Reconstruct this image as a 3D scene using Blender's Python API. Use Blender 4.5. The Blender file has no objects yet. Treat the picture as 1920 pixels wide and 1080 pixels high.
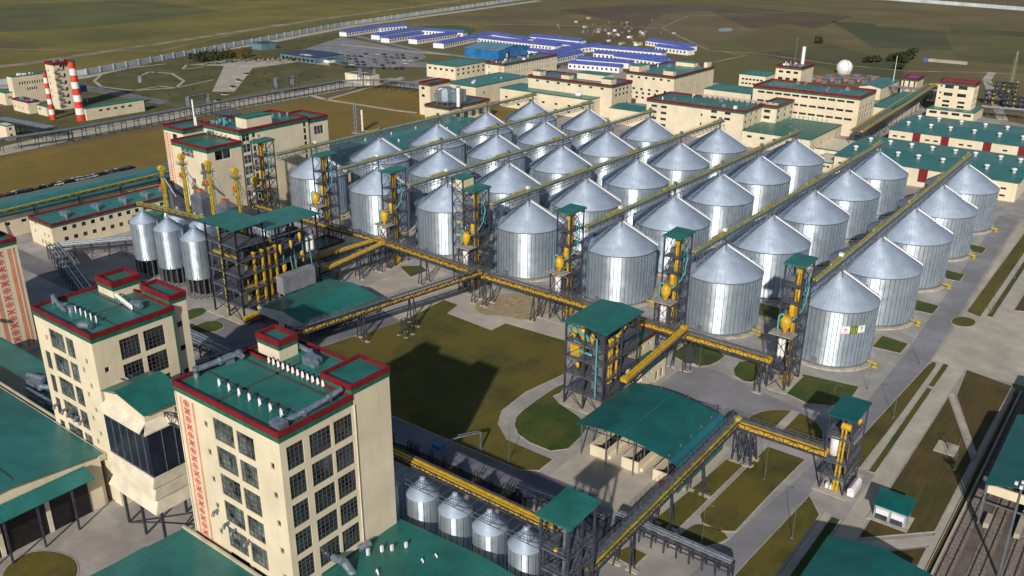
import bpy, math, random
from mathutils import Vector, Matrix
random.seed(7)
R_=math.radians
SC=bpy.context.scene
COL=SC.collection
# ------------------------------------------------------------------ camera, light
F_PX=1665.3
CAM=Vector((64.642,-225.904,108.632))
FW=Vector((-0.56180578,0.73547535,-0.37874829)).normalized()
RT=Vector((0.79318176,0.60895579,0.00596141)).normalized()
UP=RT.cross(FW).normalized()
cd=bpy.data.cameras.new('camera'); co=bpy.data.objects.new('camera',cd); COL.objects.link(co)
m=Matrix((RT,UP,-FW)).transposed().to_4x4(); m.translation=CAM; co.matrix_world=m
cd.sensor_width=36; cd.lens=F_PX*36/1920; cd.clip_start=1; cd.clip_end=9000
SC.camera=co
w=bpy.data.worlds.new('World'); SC.world=w; w.use_nodes=True
nt=w.node_tree; sky=nt.nodes.new('ShaderNodeTexSky'); sky.sky_type='NISHITA'; sky.sun_disc=False
sky.sun_elevation=R_(27); sky.sun_rotation=R_(155); sky.air_density=1.3; sky.dust_density=1.2; sky.ozone_density=2.0
nt.links.new(sky.outputs[0],nt.nodes['Background'].inputs[0]); nt.nodes['Background'].inputs[1].default_value=0.055
sl=bpy.data.lights.new('sun','SUN'); sl.energy=3.7; sl.angle=R_(0.9); sl.color=(1,0.92,0.80)
so=bpy.data.objects.new('sun',sl); COL.objects.link(so)
so.rotation_euler=Vector((0.4226*math.cos(R_(27)),-0.9063*math.cos(R_(27)),math.sin(R_(27)))).to_track_quat('Z','Y').to_euler()
SC.view_settings.view_transform='Standard'; SC.view_settings.look='None'
SC.view_settings.exposure=0.24; SC.view_settings.gamma=1.0
SC.cycles.max_bounces=5; SC.cycles.diffuse_bounces=2; SC.cycles.glossy_bounces=3

def at(u,v,z=0.0):
    "world point at height z seen at pixel u,v of the 1920x1080 photograph"
    d=FW+RT*((u-960)/F_PX)-UP*((v-540)/F_PX)
    t=(z-CAM.z)/d.z
    p=CAM+d*t
    return (p.x,p.y,z)

# ------------------------------------------------------------------ materials
def lin(r,g,b): 
    f=lambda c:(c/255/12.92 if c/255<=.04045 else ((c/255+.055)/1.055)**2.4)
    return (f(r),f(g),f(b))
MATS={}
def mat(name,col,rough=.7,metal=0.0,var=.12,scale=.3,col2=None,kind=None,bump=0,emit=None,spec=.5,aniso=0,p2=None):
    if name in MATS: return MATS[name]
    M=bpy.data.materials.new(name); M.use_nodes=True; N=M.node_tree; L=N.links
    B=N.nodes['Principled BSDF']; B.inputs['Roughness'].default_value=rough; B.inputs['Metallic'].default_value=metal
    B.inputs['Specular IOR Level'].default_value=spec
    geo=N.nodes.new('ShaderNodeNewGeometry'); tc=N.nodes.new('ShaderNodeTexCoord')
    src=geo.outputs['Position']
    def noise(sc,det=4,ro=.55,s=None,stretch=None):
        n=N.nodes.new('ShaderNodeTexNoise'); n.inputs['Scale'].default_value=sc; n.inputs['Detail'].default_value=det; n.inputs['Roughness'].default_value=ro
        sr=s or src
        if stretch:
            mp=N.nodes.new('ShaderNodeMapping'); mp.inputs['Scale'].default_value=stretch; L.new(sr,mp.inputs[0]); sr=mp.outputs[0]
        L.new(sr,n.inputs['Vector']); return n.outputs['Fac']
    def ramp(fac,a,b,p0=.35,p1=.65):
        r=N.nodes.new('ShaderNodeMapRange'); r.inputs[1].default_value=p0; r.inputs[2].default_value=p1; r.inputs[3].default_value=a; r.inputs[4].default_value=b
        L.new(fac,r.inputs[0]); return r.outputs[0]
    def mix(fac,a,b,mode='MIX'):
        x=N.nodes.new('ShaderNodeMix'); x.data_type='RGBA'; x.blend_type=mode
        if isinstance(fac,(int,float)): x.inputs[0].default_value=fac
        else: L.new(fac,x.inputs[0])
        for i,c in ((6,a),(7,b)):
            if isinstance(c,tuple): x.inputs[i].default_value=(*c[:3],1)
            else: L.new(c,x.inputs[i])
        return x.outputs[2]
    c2=col2 or tuple(max(0,c*(1-2*var)) for c in col)
    c1=col if col2 else tuple(c*(1+var) for c in col)
    out=mix(ramp(noise(scale),0,1),c1,c2)
    bfac=None
    if kind=='grass':
        out=mix(ramp(noise(.05,6,.62),0,.95,.44,.58),out,p2)
        out=mix(ramp(noise(.045,6,.7),0,.75,.56,.66),out,(.06,.042,.018)) if bump else out
        out=mix(ramp(noise(2.2,3),0,.35),out,tuple(c*.55 for c in col))
        out=mix(ramp(noise(.9,2,stretch=(1,.12,1)),0,.22,.45,.6),out,tuple(c*1.5 for c in col))
        bfac=noise(3,4)
    elif kind=='field':
        out=mix(ramp(noise(.004,5,.6,stretch=(1,.35,1)),0,1,.4,.6),out,p2)
        out=mix(ramp(noise(.02,6,.65,stretch=(.6,1,1)),0,.6,.42,.62),out,tuple(c*.6 for c in col))
        out=mix(ramp(noise(.11,5,.7),0,.35,.45,.7),out,(.16,.125,.065))
    elif kind=='conc':
        out=mix(ramp(noise(.06,6,.68),0,.75,.42,.62),out,p2 or tuple(c*.62 for c in col))
        out=mix(ramp(noise(.5,6,.7,stretch=(.3,2.5,1)),0,.4,.5,.75),out,tuple(c*.6 for c in col))
        b=N.nodes.new('ShaderNodeTexBrick'); b.offset=0; b.inputs['Scale'].default_value=1; b.inputs['Mortar Size'].default_value=.035
        b.inputs['Brick Width'].default_value=5; b.inputs['Row Height'].default_value=5; L.new(src,b.inputs['Vector'])
        out=mix(ramp(b.outputs['Fac'],0,.28,0,1),out,tuple(c*.5 for c in col))
        bfac=noise(2,5)
    elif kind=='roof':
        out=mix(ramp(noise(.05,3,.5),0,.3,.45,.75),out,p2 or tuple(min(1,c*1.6+.05) for c in col))
        sp=N.nodes.new('ShaderNodeSeparateXYZ'); L.new(src,sp.inputs[0])
        ma=N.nodes.new('ShaderNodeMath'); ma.operation='PINGPONG'; ma.inputs[1].default_value=.5; L.new(sp.outputs[1],ma.inputs[0])
        out=mix(ramp(ma.outputs[0],.6,0,0,.08),out,tuple(c*.45 for c in col))
        out=mix(ramp(noise(1.2,5,.7,stretch=(1,.2,1)),0,.3,.5,.8),out,tuple(c*.5 for c in col))
    elif kind=='wall':
        out=mix(ramp(noise(.8,5,.7,stretch=(1.5,1.5,.12)),0,.42,.5,.78),out,tuple(c*.66 for c in col))
        b=N.nodes.new('ShaderNodeSeparateXYZ'); L.new(src,b.inputs[0])
        ad=N.nodes.new('ShaderNodeMath'); ad.operation='ADD'; L.new(b.outputs[0],ad.inputs[0]); L.new(b.outputs[1],ad.inputs[1])
        ma=N.nodes.new('ShaderNodeMath'); ma.operation='PINGPONG'; ma.inputs[1].default_value=.5; L.new(ad.outputs[0],ma.inputs[0])
        out=mix(ramp(ma.outputs[0],.16,0,0,.06),out,tuple(c*.6 for c in col))
    elif kind=='galv':
        out=mix(ramp(noise(.5,5,.7,stretch=(1,1,.25)),0,.35,.42,.7),out,tuple(c*.7 for c in col))
        rr=ramp(noise(.35,4),rough-.06,rough+.12); L.new(rr,B.inputs['Roughness'])
        sp=N.nodes.new('ShaderNodeSeparateXYZ'); L.new(src,sp.inputs[0])
        ma=N.nodes.new('ShaderNodeMath'); ma.operation='PINGPONG'; ma.inputs[1].default_value=.6; L.new(sp.outputs[2],ma.inputs[0])
        out=mix(ramp(ma.outputs[0],.14,0,0,.08),out,tuple(c*.5 for c in col))
    L.new(out,B.inputs['Base Color'])
    if aniso:
        B.inputs['Anisotropic'].default_value=aniso
        t=N.nodes.new('ShaderNodeTangent'); t.direction_type='RADIAL'; t.axis='Z'; L.new(t.outputs[0],B.inputs['Tangent'])
        B.inputs['Anisotropic Rotation'].default_value=.25
    if bump and bfac is not None:
        bp=N.nodes.new('ShaderNodeBump'); bp.inputs['Strength'].default_value=bump; bp.inputs['Distance'].default_value=.15
        L.new(bfac,bp.inputs['Height']); L.new(bp.outputs[0],B.inputs['Normal'])
    MATS[name]=M; return M
cream=mat('cream_panel',(.68,.60,.45),.65,kind='wall',var=.05,scale=.15)
creamw=mat('cream_block',(.66,.60,.48),.7,var=.08,scale=.4)
red=mat('red_trim',(.17,.008,.014),.5,var=.15,scale=.6)
greent=mat('green_trim',(.01,.13,.085),.5,var=.15,scale=.6)
groof=mat('green_roof',(.016,.145,.122),.38,kind='roof',var=.12,scale=.25)
groof2=mat('weathered_green_roof',(.024,.165,.155),.36,kind='roof',var=.12,scale=.2,p2=(.06,.21,.19))
groof3=mat('dark_green_roof',(.005,.10,.095),.4,kind='roof',var=.12,scale=.25)
seam=mat('roof_seam',(.05,.07,.07),.6)
steel=mat('dark_steel',(.06,.066,.095),.5,.3,var=.2,scale=1.2)
steell=mat('grey_steel',(.22,.23,.26),.45,.5,var=.15,scale=1)
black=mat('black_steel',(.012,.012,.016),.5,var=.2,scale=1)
slab=mat('platform_slab',(.33,.29,.27),.8,var=.15,scale=.8)
plat=mat('platform_grating',(.11,.12,.155),.7,.2,var=.2,scale=1.5)
yellow=mat('yellow_paint',(.56,.35,.022),.45,var=.12,scale=.9)
yellowd=mat('dusty_yellow_paint',(.40,.32,.04),.55,var=.2,scale=.8)
cyan=mat('turquoise_paint',(.08,.33,.36),.45,var=.12,scale=1)
white=mat('white_paint',(.75,.74,.76),.5,var=.06,scale=.8)
orange=mat('orange_paint',(.65,.11,.03),.5,var=.1)
chred=mat('chimney_red',(.62,.05,.02),.6,var=.12)
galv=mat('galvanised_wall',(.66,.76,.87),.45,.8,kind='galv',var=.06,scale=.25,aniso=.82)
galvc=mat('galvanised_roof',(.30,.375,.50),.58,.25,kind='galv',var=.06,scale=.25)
glintm=mat('glint_white',(.78,.80,.86),.35,.2,var=.03)  # near-white colour imitating the glint on the silo cones
galvr=mat('galvanised_rib',(.22,.26,.31),.5,.7,var=.1,scale=.5)
duct=mat('duct_metal',(.36,.43,.52),.4,.7,var=.15,scale=1.2)
glass=mat('window_glass',(.035,.042,.05),.08,var=.5,scale=.35,spec=.6)
glassg=mat('window_glass_green',(.12,.145,.14),.12,var=.5,scale=.5,spec=.6)
frame=mat('window_frame',(.085,.09,.095),.5,var=.1)
framew=mat('white_window_frame',(.6,.62,.6),.5,var=.1)
salmon=mat('salmon_stripe',(.62,.26,.16),.7,var=.08)
ornr=mat('ornament_red',(.5,.05,.05),.7,var=.1)
pinkp=mat('ornament_ground',(.66,.50,.38),.7,var=.06)
conc=mat('concrete_yard',(.35,.33,.315),.85,kind='conc',var=.1,scale=.12,bump=.15,p2=(.25,.235,.23))
concl=mat('concrete_pale',(.47,.43,.365),.85,kind='conc',var=.08,scale=.15,bump=.1,p2=(.33,.30,.26))
asph=mat('asphalt',(.14,.14,.17),.85,kind='conc',var=.1,scale=.1,bump=.1,p2=(.22,.215,.225))
asphl=mat('worn_asphalt',(.25,.25,.275),.85,kind='conc',var=.1,scale=.1,bump=.1,p2=(.17,.17,.185))
gravel=mat('brown_ground',(.15,.125,.11),.95,kind='conc',var=.15,scale=.3,bump=.2,p2=(.09,.075,.065))
lawn=mat('lawn',(.074,.074,.007),.95,kind='grass',var=.2,scale=.12,p2=(.125,.095,.010),bump=.3)
lawng=mat('green_lawn',(.030,.066,.006),.95,kind='grass',var=.2,scale=.12,p2=(.09,.085,.010),bump=.3)
lawnb=mat('brown_lawn',(.095,.060,.015),.95,kind='grass',var=.2,scale=.12,p2=(.04,.052,.008),bump=.3)
fieldm=mat('stubble_field',(.20,.128,.020),.95,kind='grass',var=.12,scale=.02,p2=(.145,.115,.018))
farm=mat('far_ground',(.165,.125,.052),.95,kind='field',var=.2,scale=.01,p2=(.105,.108,.026))
farg=mat('far_green_field',(.125,.125,.022),.95,kind='field',var=.25,scale=.006,p2=(.19,.155,.026))
dirt=mat('dirt_track',(.25,.20,.13),.95,var=.2,scale=.05)
kerb=mat('kerb_stone',(.42,.38,.31),.85,var=.12,scale=.5)
blue=mat('blue_roof',(.09,.13,.46),.45,kind='roof',var=.1,scale=.2,p2=(.09,.13,.5))
blue2=mat('steel_blue',(.02,.16,.42),.45,var=.15,scale=.2)
navy=mat('navy_roof',(.03,.05,.12),.5,var=.25,scale=.2)
leaf=mat('leaf_dark',(.035,.048,.013),.8,var=.45,scale=.9)
leafy=mat('leaf_yellow',(.16,.115,.018),.8,var=.35,scale=.9)
leafb=mat('leaf_brown',(.085,.045,.018),.8,var=.4,scale=.9)
bark=mat('bark',(.07,.055,.04),.9)
rail=mat('rail_steel',(.10,.08,.075),.5,.5)
ballast=mat('ballast',(.22,.185,.165),.95,var=.25,scale=3)
whball=mat('white_membrane',(.72,.75,.8),.5,var=.04)
carc=[mat('car_paint_%s'%n,c,.3,.2,var=.03) for n,c in dict(silver=(.4,.42,.45),black=(.01,.01,.015),navy=(.02,.03,.1),white=(.7,.7,.72),red=(.3,.02,.02),grey=(.12,.12,.14)).items()]

# ------------------------------------------------------------------ mesh builder
class MB:
    def __init__(s,M=None): s.v=[];s.f=[];s.m=[];s.sm=[];s.M=M
    def add(s,vs,fs,mi=0,smooth=False):
        o=len(s.v)
        for p in vs:
            p=Vector(p)
            if s.M: p=s.M@p
            s.v.append(p)
        for f in fs: s.f.append([i+o for i in f]); s.m.append(mi); s.sm.append(smooth)
        return s
    def box(s,x0,x1,y0,y1,z0,z1,mi=0):
        if x0>x1:x0,x1=x1,x0
        if y0>y1:y0,y1=y1,y0
        return s.add([(x0,y0,z0),(x1,y0,z0),(x1,y1,z0),(x0,y1,z0),(x0,y0,z1),(x1,y0,z1),(x1,y1,z1),(x0,y1,z1)],
          [(0,3,2,1),(4,5,6,7),(0,1,5,4),(1,2,6,5),(2,3,7,6),(3,0,4,7)],mi)
    def quad(s,a,b,c,d,mi=0): return s.add([a,b,c,d],[(0,1,2,3)],mi)
    def tube(s,p,q,r,n=8,mi=0,r2=None,caps=True):
        p=Vector(p);q=Vector(q);d=q-p
        if d.length<1e-6: return s
        d.normalize(); a=d.orthogonal().normalized(); b=d.cross(a); r2=r if r2 is None else r2
        vs=[p+(a*math.cos(t)+b*math.sin(t))*r for t in [2*math.pi*i/n for i in range(n)]]+[q+(a*math.cos(t)+b*math.sin(t))*r2 for t in [2*math.pi*i/n for i in range(n)]]
        s.add(vs,[(i,(i+1)%n,n+(i+1)%n,n+i) for i in range(n)],mi,n>4)
        if caps: s.add(vs,[tuple(range(n-1,-1,-1)),tuple(range(n,2*n))],mi)
        return s
    def bar(s,p,q,w=.2,mi=0): return s.tube(p,q,w*.7,4,mi)
    def path(s,pts,r,n=8,mi=0):
        for a,b in zip(pts,pts[1:]): s.tube(a,b,r,n,mi)
        return s
    def lathe(s,prof,cx=0,cy=0,n=24,mi=0,smooth=True,caps=True):
        vs=[];k=len(prof)
        for i in range(n):
            t=2*math.pi*i/n
            for r,z in prof: vs.append((cx+r*math.cos(t),cy+r*math.sin(t),z))
        fs=[(i*k+j,((i+1)%n)*k+j,((i+1)%n)*k+j+1,i*k+j+1) for i in range(n) for j in range(k-1)]
        s.add(vs,fs,mi,smooth)
        if caps:
            if prof[0][0]>1e-3: s.add([vs[i*k] for i in range(n)],[tuple(range(n-1,-1,-1))],mi)
            if prof[-1][0]>1e-3: s.add([vs[i*k+k-1] for i in range(n)],[tuple(range(n))],mi)
        return s
    def prism(s,poly,z0,z1,mi=0):
        a=sum(poly[i][0]*poly[(i+1)%len(poly)][1]-poly[(i+1)%len(poly)][0]*poly[i][1] for i in range(len(poly)))
        if a<0: poly=poly[::-1]
        n=len(poly)
        return s.add([(p[0],p[1],z0) for p in poly]+[(p[0],p[1],z1) for p in poly],
            [tuple(range(n,2*n)),tuple(range(n-1,-1,-1))]+[(i,(i+1)%n,n+(i+1)%n,n+i) for i in range(n)],mi)
    def build(s,name,mats,parent=None,org=None):
        if not isinstance(mats,(list,tuple)): mats=[mats]
        me=bpy.data.meshes.new(name); O=Vector(org) if org is not None else (Vector(parent['_o']) if parent is not None and '_o' in parent else Vector((0,0,0)))
        me.from_pydata([tuple(p-O) for p in s.v],[],s.f)
        for x in mats: me.materials.append(x)
        me.polygons.foreach_set('material_index',s.m); me.polygons.foreach_set('use_smooth',s.sm)
        me.update()
        o=bpy.data.objects.new(name,me); COL.objects.link(o)
        if parent is not None:
            o.parent=parent
            if '_o' in parent: o['_o']=parent['_o']
        return o
ALLT=[]
def thing(name,label,cat,loc,group=None):
    o=bpy.data.objects.new(name,None); COL.objects.link(o); o.location=loc; o['_o']=tuple(loc)
    o['label']=label; o['category']=cat
    if group:o['group']=group
    return o
def single(name,mb,mats,label,cat,loc,group=None):
    o=mb.build(name,mats,None,loc); o.location=loc; o['label']=label; o['category']=cat
    if group:o['group']=group
    return o
def struct(name,mb,mats,kind='structure'):
    o=mb.build(name,mats); o['kind']=kind; return o
def copy_tree(o,parent=None,loc=None,label=None,group=None):
    c=o.copy(); COL.objects.link(c)
    if parent is not None: c.parent=parent
    if loc is not None:c.location=loc
    if label:c['label']=label
    if group:c['group']=group
    for ch in o.children: copy_tree(ch,c)
    return c
# ------------------------------------------------------------------ generic builders
def rect(x0,x1,y0,y1): return [(x0,y0),(x1,y0),(x1,y1),(x0,y1)]
def pxpoly(pts,z=0.0): return [at(u,v,z)[:2] for u,v in pts]
def soften(poly,n=2):
    for _ in range(n):
        q=[]
        for i in range(len(poly)):
            a=poly[i];b=poly[(i+1)%len(poly)]
            q.append((a[0]*.75+b[0]*.25,a[1]*.75+b[1]*.25)); q.append((a[0]*.25+b[0]*.75,a[1]*.25+b[1]*.75))
        poly=q
    return poly
def offset(poly,d):
    n=len(poly); a=sum(poly[i][0]*poly[(i+1)%n][1]-poly[(i+1)%n][0]*poly[i][1] for i in range(n)); s=1 if a>0 else -1
    out=[]
    for i in range(n):
        p0=Vector(poly[i-1]);p1=Vector(poly[i]);p2=Vector(poly[(i+1)%n])
        e1=(p1-p0).normalized() if (p1-p0).length>1e-6 else Vector((1,0)); e2=(p2-p1).normalized() if (p2-p1).length>1e-6 else e1
        nn=(Vector((e1.y,-e1.x))+Vector((e2.y,-e2.x)))
        if nn.length<1e-6: nn=Vector((e1.y,-e1.x))
        nn.normalize(); k=max(.5,nn.dot(Vector((e1.y,-e1.x))))
        out.append(tuple(p1+nn*(d*s/k)))
    return out
def patch(name,poly,m,z=.05,kb=False,sm=0,kind='structure'):
    if sm: poly=soften(poly,sm)
    mb=MB()
    if kb:
        o=offset(poly,.28)
        mb.prism(o,-.3,z+.05,1); mb.prism(poly,-.2,z+.10,0)
        return struct(name,mb,[m,kerb],kind)
    mb.prism(poly,z-.3,z,0)
    return struct(name,mb,[m],kind)
def facade(mb,face,p,u0,u1,z0,z1,holes,mi=0,dep=.3):
    def P(u,z,d): return (u,p+d,z) if face=='S' else (p-d,u,z)
    us=sorted({u0,u1}|{round(h[0],3) for h in holes}|{round(h[0]+h[2],3) for h in holes})
    zs=sorted({z0,z1}|{round(h[1],3) for h in holes}|{round(h[1]+h[3],3) for h in holes})
    for zi in range(len(zs)-1):
        run=None
        for ui in range(len(us)-1):
            cu=(us[ui]+us[ui+1])/2;cz=(zs[zi]+zs[zi+1])/2
            inh=any(h[0]<cu<h[0]+h[2] and h[1]<cz<h[1]+h[3] for h in holes)
            if not inh:
                if run is None: run=us[ui]
            if (inh or ui==len(us)-2) and run is not None:
                e=us[ui] if inh else us[ui+1]
                mb.quad(P(run,zs[zi],0),P(e,zs[zi],0),P(e,zs[zi+1],0),P(run,zs[zi+1],0),mi); run=None
    for (u,z,w_,h) in holes:
        for a,b in (((u,z),(u,z+h)),((u,z+h),(u+w_,z+h)),((u+w_,z+h),(u+w_,z)),((u+w_,z),(u,z))):
            mb.quad(P(a[0],a[1],0),P(b[0],b[1],0),P(b[0],b[1],dep),P(a[0],a[1],dep),mi)
WC={}
def window(parent,face,p,u,z,w_,h,nu=1,nv=1,fm=None,gm=None,dep=.3):
    key=(face,round(w_,2),round(h,2),nu,nv,(fm or frame).name,(gm or glass).name,round(dep,2))
    loc=(u,p,z) if face=='S' else (p,u,z)
    if key not in WC:
        def B(mb,a0,a1,c0,c1,d0,d1):
            if face=='S': mb.box(a0,a1,d0,d1,c0,c1)
            else: mb.box(-d1,-d0,a0,a1,c0,c1)
        g=MB(); B(g,0,w_,0,h,dep-.06,dep)
        t=.035+.018*min(w_,3); 
        fr=MB(); d0,d1=dep-.17,dep-.07
        if nu*nv>0:
            B(fr,0,t*1.2,0,h,d0,d1);B(fr,w_-t*1.2,w_,0,h,d0,d1);B(fr,t*1.2,w_-t*1.2,0,t*1.2,d0,d1);B(fr,t*1.2,w_-t*1.2,h-t*1.2,h,d0,d1)
            for i in range(1,nu): B(fr,w_*i/nu-t/2,w_*i/nu+t/2,t*1.2,h-t*1.2,d0+.01,d1)
            for j in range(1,nv): B(fr,t*1.2,w_-t*1.2,h*j/nv-t/2,h*j/nv+t/2,d0+.02,d1)
        if nu*nv>0:
            a=fr.build('window',[fm or frame]); b=g.build('pane',[gm or glass]); b.parent=a
        else:
            a=g.build('window',[gm or glass]); b=None
        WC[key]=(a.data,b.data if b else None); 
        if b: bpy.data.objects.remove(b)
        bpy.data.objects.remove(a)
    da,db=WC[key]
    o=bpy.data.objects.new('window',da); COL.objects.link(o); o.parent=parent; o.location=Vector(loc)-Vector(parent['_o'])
    if db:
        b=bpy.data.objects.new('pane',db); COL.objects.link(b); b.parent=o
    return o
def grid(face,us,zs,w_,h,nu=1,nv=1,**k): return [(face,u,z,w_,h,nu,nv,k) for u in us for z in zs]
def lspan(a,b,n): return [a+(b-a)*i/(n-1) for i in range(n)] if n>1 else [a]
def building(name,label,cat,x0,x1,y0,y1,h,wins=(),roof='flat',par=red,trim=greent,rm=groof,wm=cream,group=None,z0=0,ph=1.1,th=.9,ridge=1.5,over=.5,loc=None,parent=None,seams=None):
    T=parent or thing(name,label,cat,(x1,y0,0),group)
    S=[(u+x0,z,w_,hh) for f,u,z,w_,hh,*_ in wins if f=='S']; E=[(u+y0,z,w_,hh) for f,u,z,w_,hh,*_ in wins if f=='E']
    top=h-(.45 if roof=='flat' else 0)
    mb=MB(); facade(mb,'S',y0,x0,x1,z0,top,S); facade(mb,'E',x1,y0,y1,z0,top,E)
    mb.quad((x0,y1,z0),(x0,y0,z0),(x0,y0,top),(x0,y1,top)); mb.quad((x1,y1,z0),(x0,y1,z0),(x0,y1,top),(x1,y1,top))
    mb.quad((x0,y0,z0),(x0,y1,z0),(x1,y1,z0),(x1,y0,z0))
    if roof=='gable_y':
        xm=(x0+x1)/2
        for y in (y0,y1): mb.add([(x0,y,h),(x1,y,h),(xm,y,h+ridge-.05)],[(0,1,2)] if y==y0 else [(1,0,2)])
    if roof=='gable_x':
        ym=(y0+y1)/2
        for x in (x0,x1): mb.add([(x,y0,h),(x,y1,h),(x,ym,h+ridge-.05)],[(1,0,2)] if x==x0 else [(0,1,2)])
    mb.build('wall',[wm],T)
    r=MB()
    if roof=='flat':
        zr=h-ph*.65 if par else h-.1
        r.box(x0+.02,x1-.02,y0+.02,y1-.02,min(zr-.3,top-.2)-.4,zr)
        r.build('roof',[rm],T)
        def ring(a,b,za,zb,t):
            q=MB(); q.box(x0-a,x1+a,y0-a,y0-a+t,za,zb); q.box(x0-a,x1+a,y1+a-t,y1+a,za,zb)
            q.box(x0-a,x0-a+t,y0-a+t,y1+a-t,za,zb); q.box(x1+a-t,x1+a,y0-a+t,y1+a-t,za,zb); return q
        if par: ring(.18,0,h-ph,h,.38).build('parapet',[par],T)
        else: ring(.08,0,h-.5,h+.05,.35).build('parapet',[trim or wm],T)
        if par and trim: ring(.1,0,h-ph-th,h-ph-.003,.09).build('cornice',[trim],T)
    else:
        o=over;t=.18
        if roof=='gable_y':
            xm=(x0+x1)/2; s=ridge/((x1-x0)/2); a=[(x0-o,h-o*s+.03),(xm,h+ridge+.03),(x1+o,h-o*s+.03)]
            for y in (0,): pass
            pts=[(x,z) for x,z in a]+[(x,z+t) for x,z in a[::-1]]
            vs=[(x,y0-o,z) for x,z in pts]+[(x,y1+o,z) for x,z in pts]
        elif roof=='gable_x':
            ym=(y0+y1)/2; s=ridge/((y1-y0)/2); a=[(y0-o,h-o*s+.03),(ym,h+ridge+.03),(y1+o,h-o*s+.03)]
            pts=[(y,z) for y,z in a]+[(y,z+t) for y,z in a[::-1]]
            vs=[(x0-o,y,z) for y,z in pts]+[(x1+o,y,z) for y,z in pts]
        r.add(vs,[(0,1,7,6),(1,2,8,7),(2,3,9,8),(3,4,10,9),(4,5,11,10),(5,0,6,11),(0,5,4,1),(1,4,3,2),(6,7,10,11),(7,8,9,10)])
        r.build('roof',[rm],T)
    for f,u,z,w_,hh,nu,nv,k in wins:
        window(T,f,y0 if f=='S' else x1,(x0 if f=='S' else y0)+u,z,w_,hh,nu,nv,**k)
    return T
def lattice(mb,x0,x1,y0,y1,zs,w_=.12,mi=0,faces='SENW',kind='x'):
    cs={'S':((x0,y0),(x1,y0)),'E':((x1,y0),(x1,y1)),'N':((x1,y1),(x0,y1)),'W':((x0,y1),(x0,y0))}
    for f in faces:
        a,b=cs[f]
        for i,(za,zb) in enumerate(zip(zs,zs[1:])):
            mb.bar((*a,zb),(*b,zb),w_,mi)
            if kind=='x': mb.bar((*a,za),(*b,zb),w_*.8,mi); mb.bar((*b,za),(*a,zb),w_*.8,mi)
            elif kind=='z':
                if i%2: mb.bar((*a,za),(*b,zb),w_*.8,mi)
                else: mb.bar((*b,za),(*a,zb),w_*.8,mi)
def rail_ring(mb,x0,x1,y0,y1,z,h=1.1,w_=.05,step=1.6,mi=0):
    for a,b in (((x0,y0),(x1,y0)),((x1,y0),(x1,y1)),((x1,y1),(x0,y1)),((x0,y1),(x0,y0))):
        for zz in (z+h,z+h*.5): mb.bar((*a,zz),(*b,zz),w_,mi)
        L=math.hypot(b[0]-a[0],b[1]-a[1]); n=max(1,int(L/step))
        for i in range(n): 
            t=i/n; q=(a[0]+(b[0]-a[0])*t,a[1]+(b[1]-a[1])*t); mb.bar((*q,z),(*q,z+h),w_,mi)
def post(T,x,y,z0,z1,w_=.3,m=None,name='post'):
    mb=MB(); s=w_/2; mb.box(x-s,x+s,y-s,y+s,z0,z1); return mb.build(name,[m or steel],T)
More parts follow.
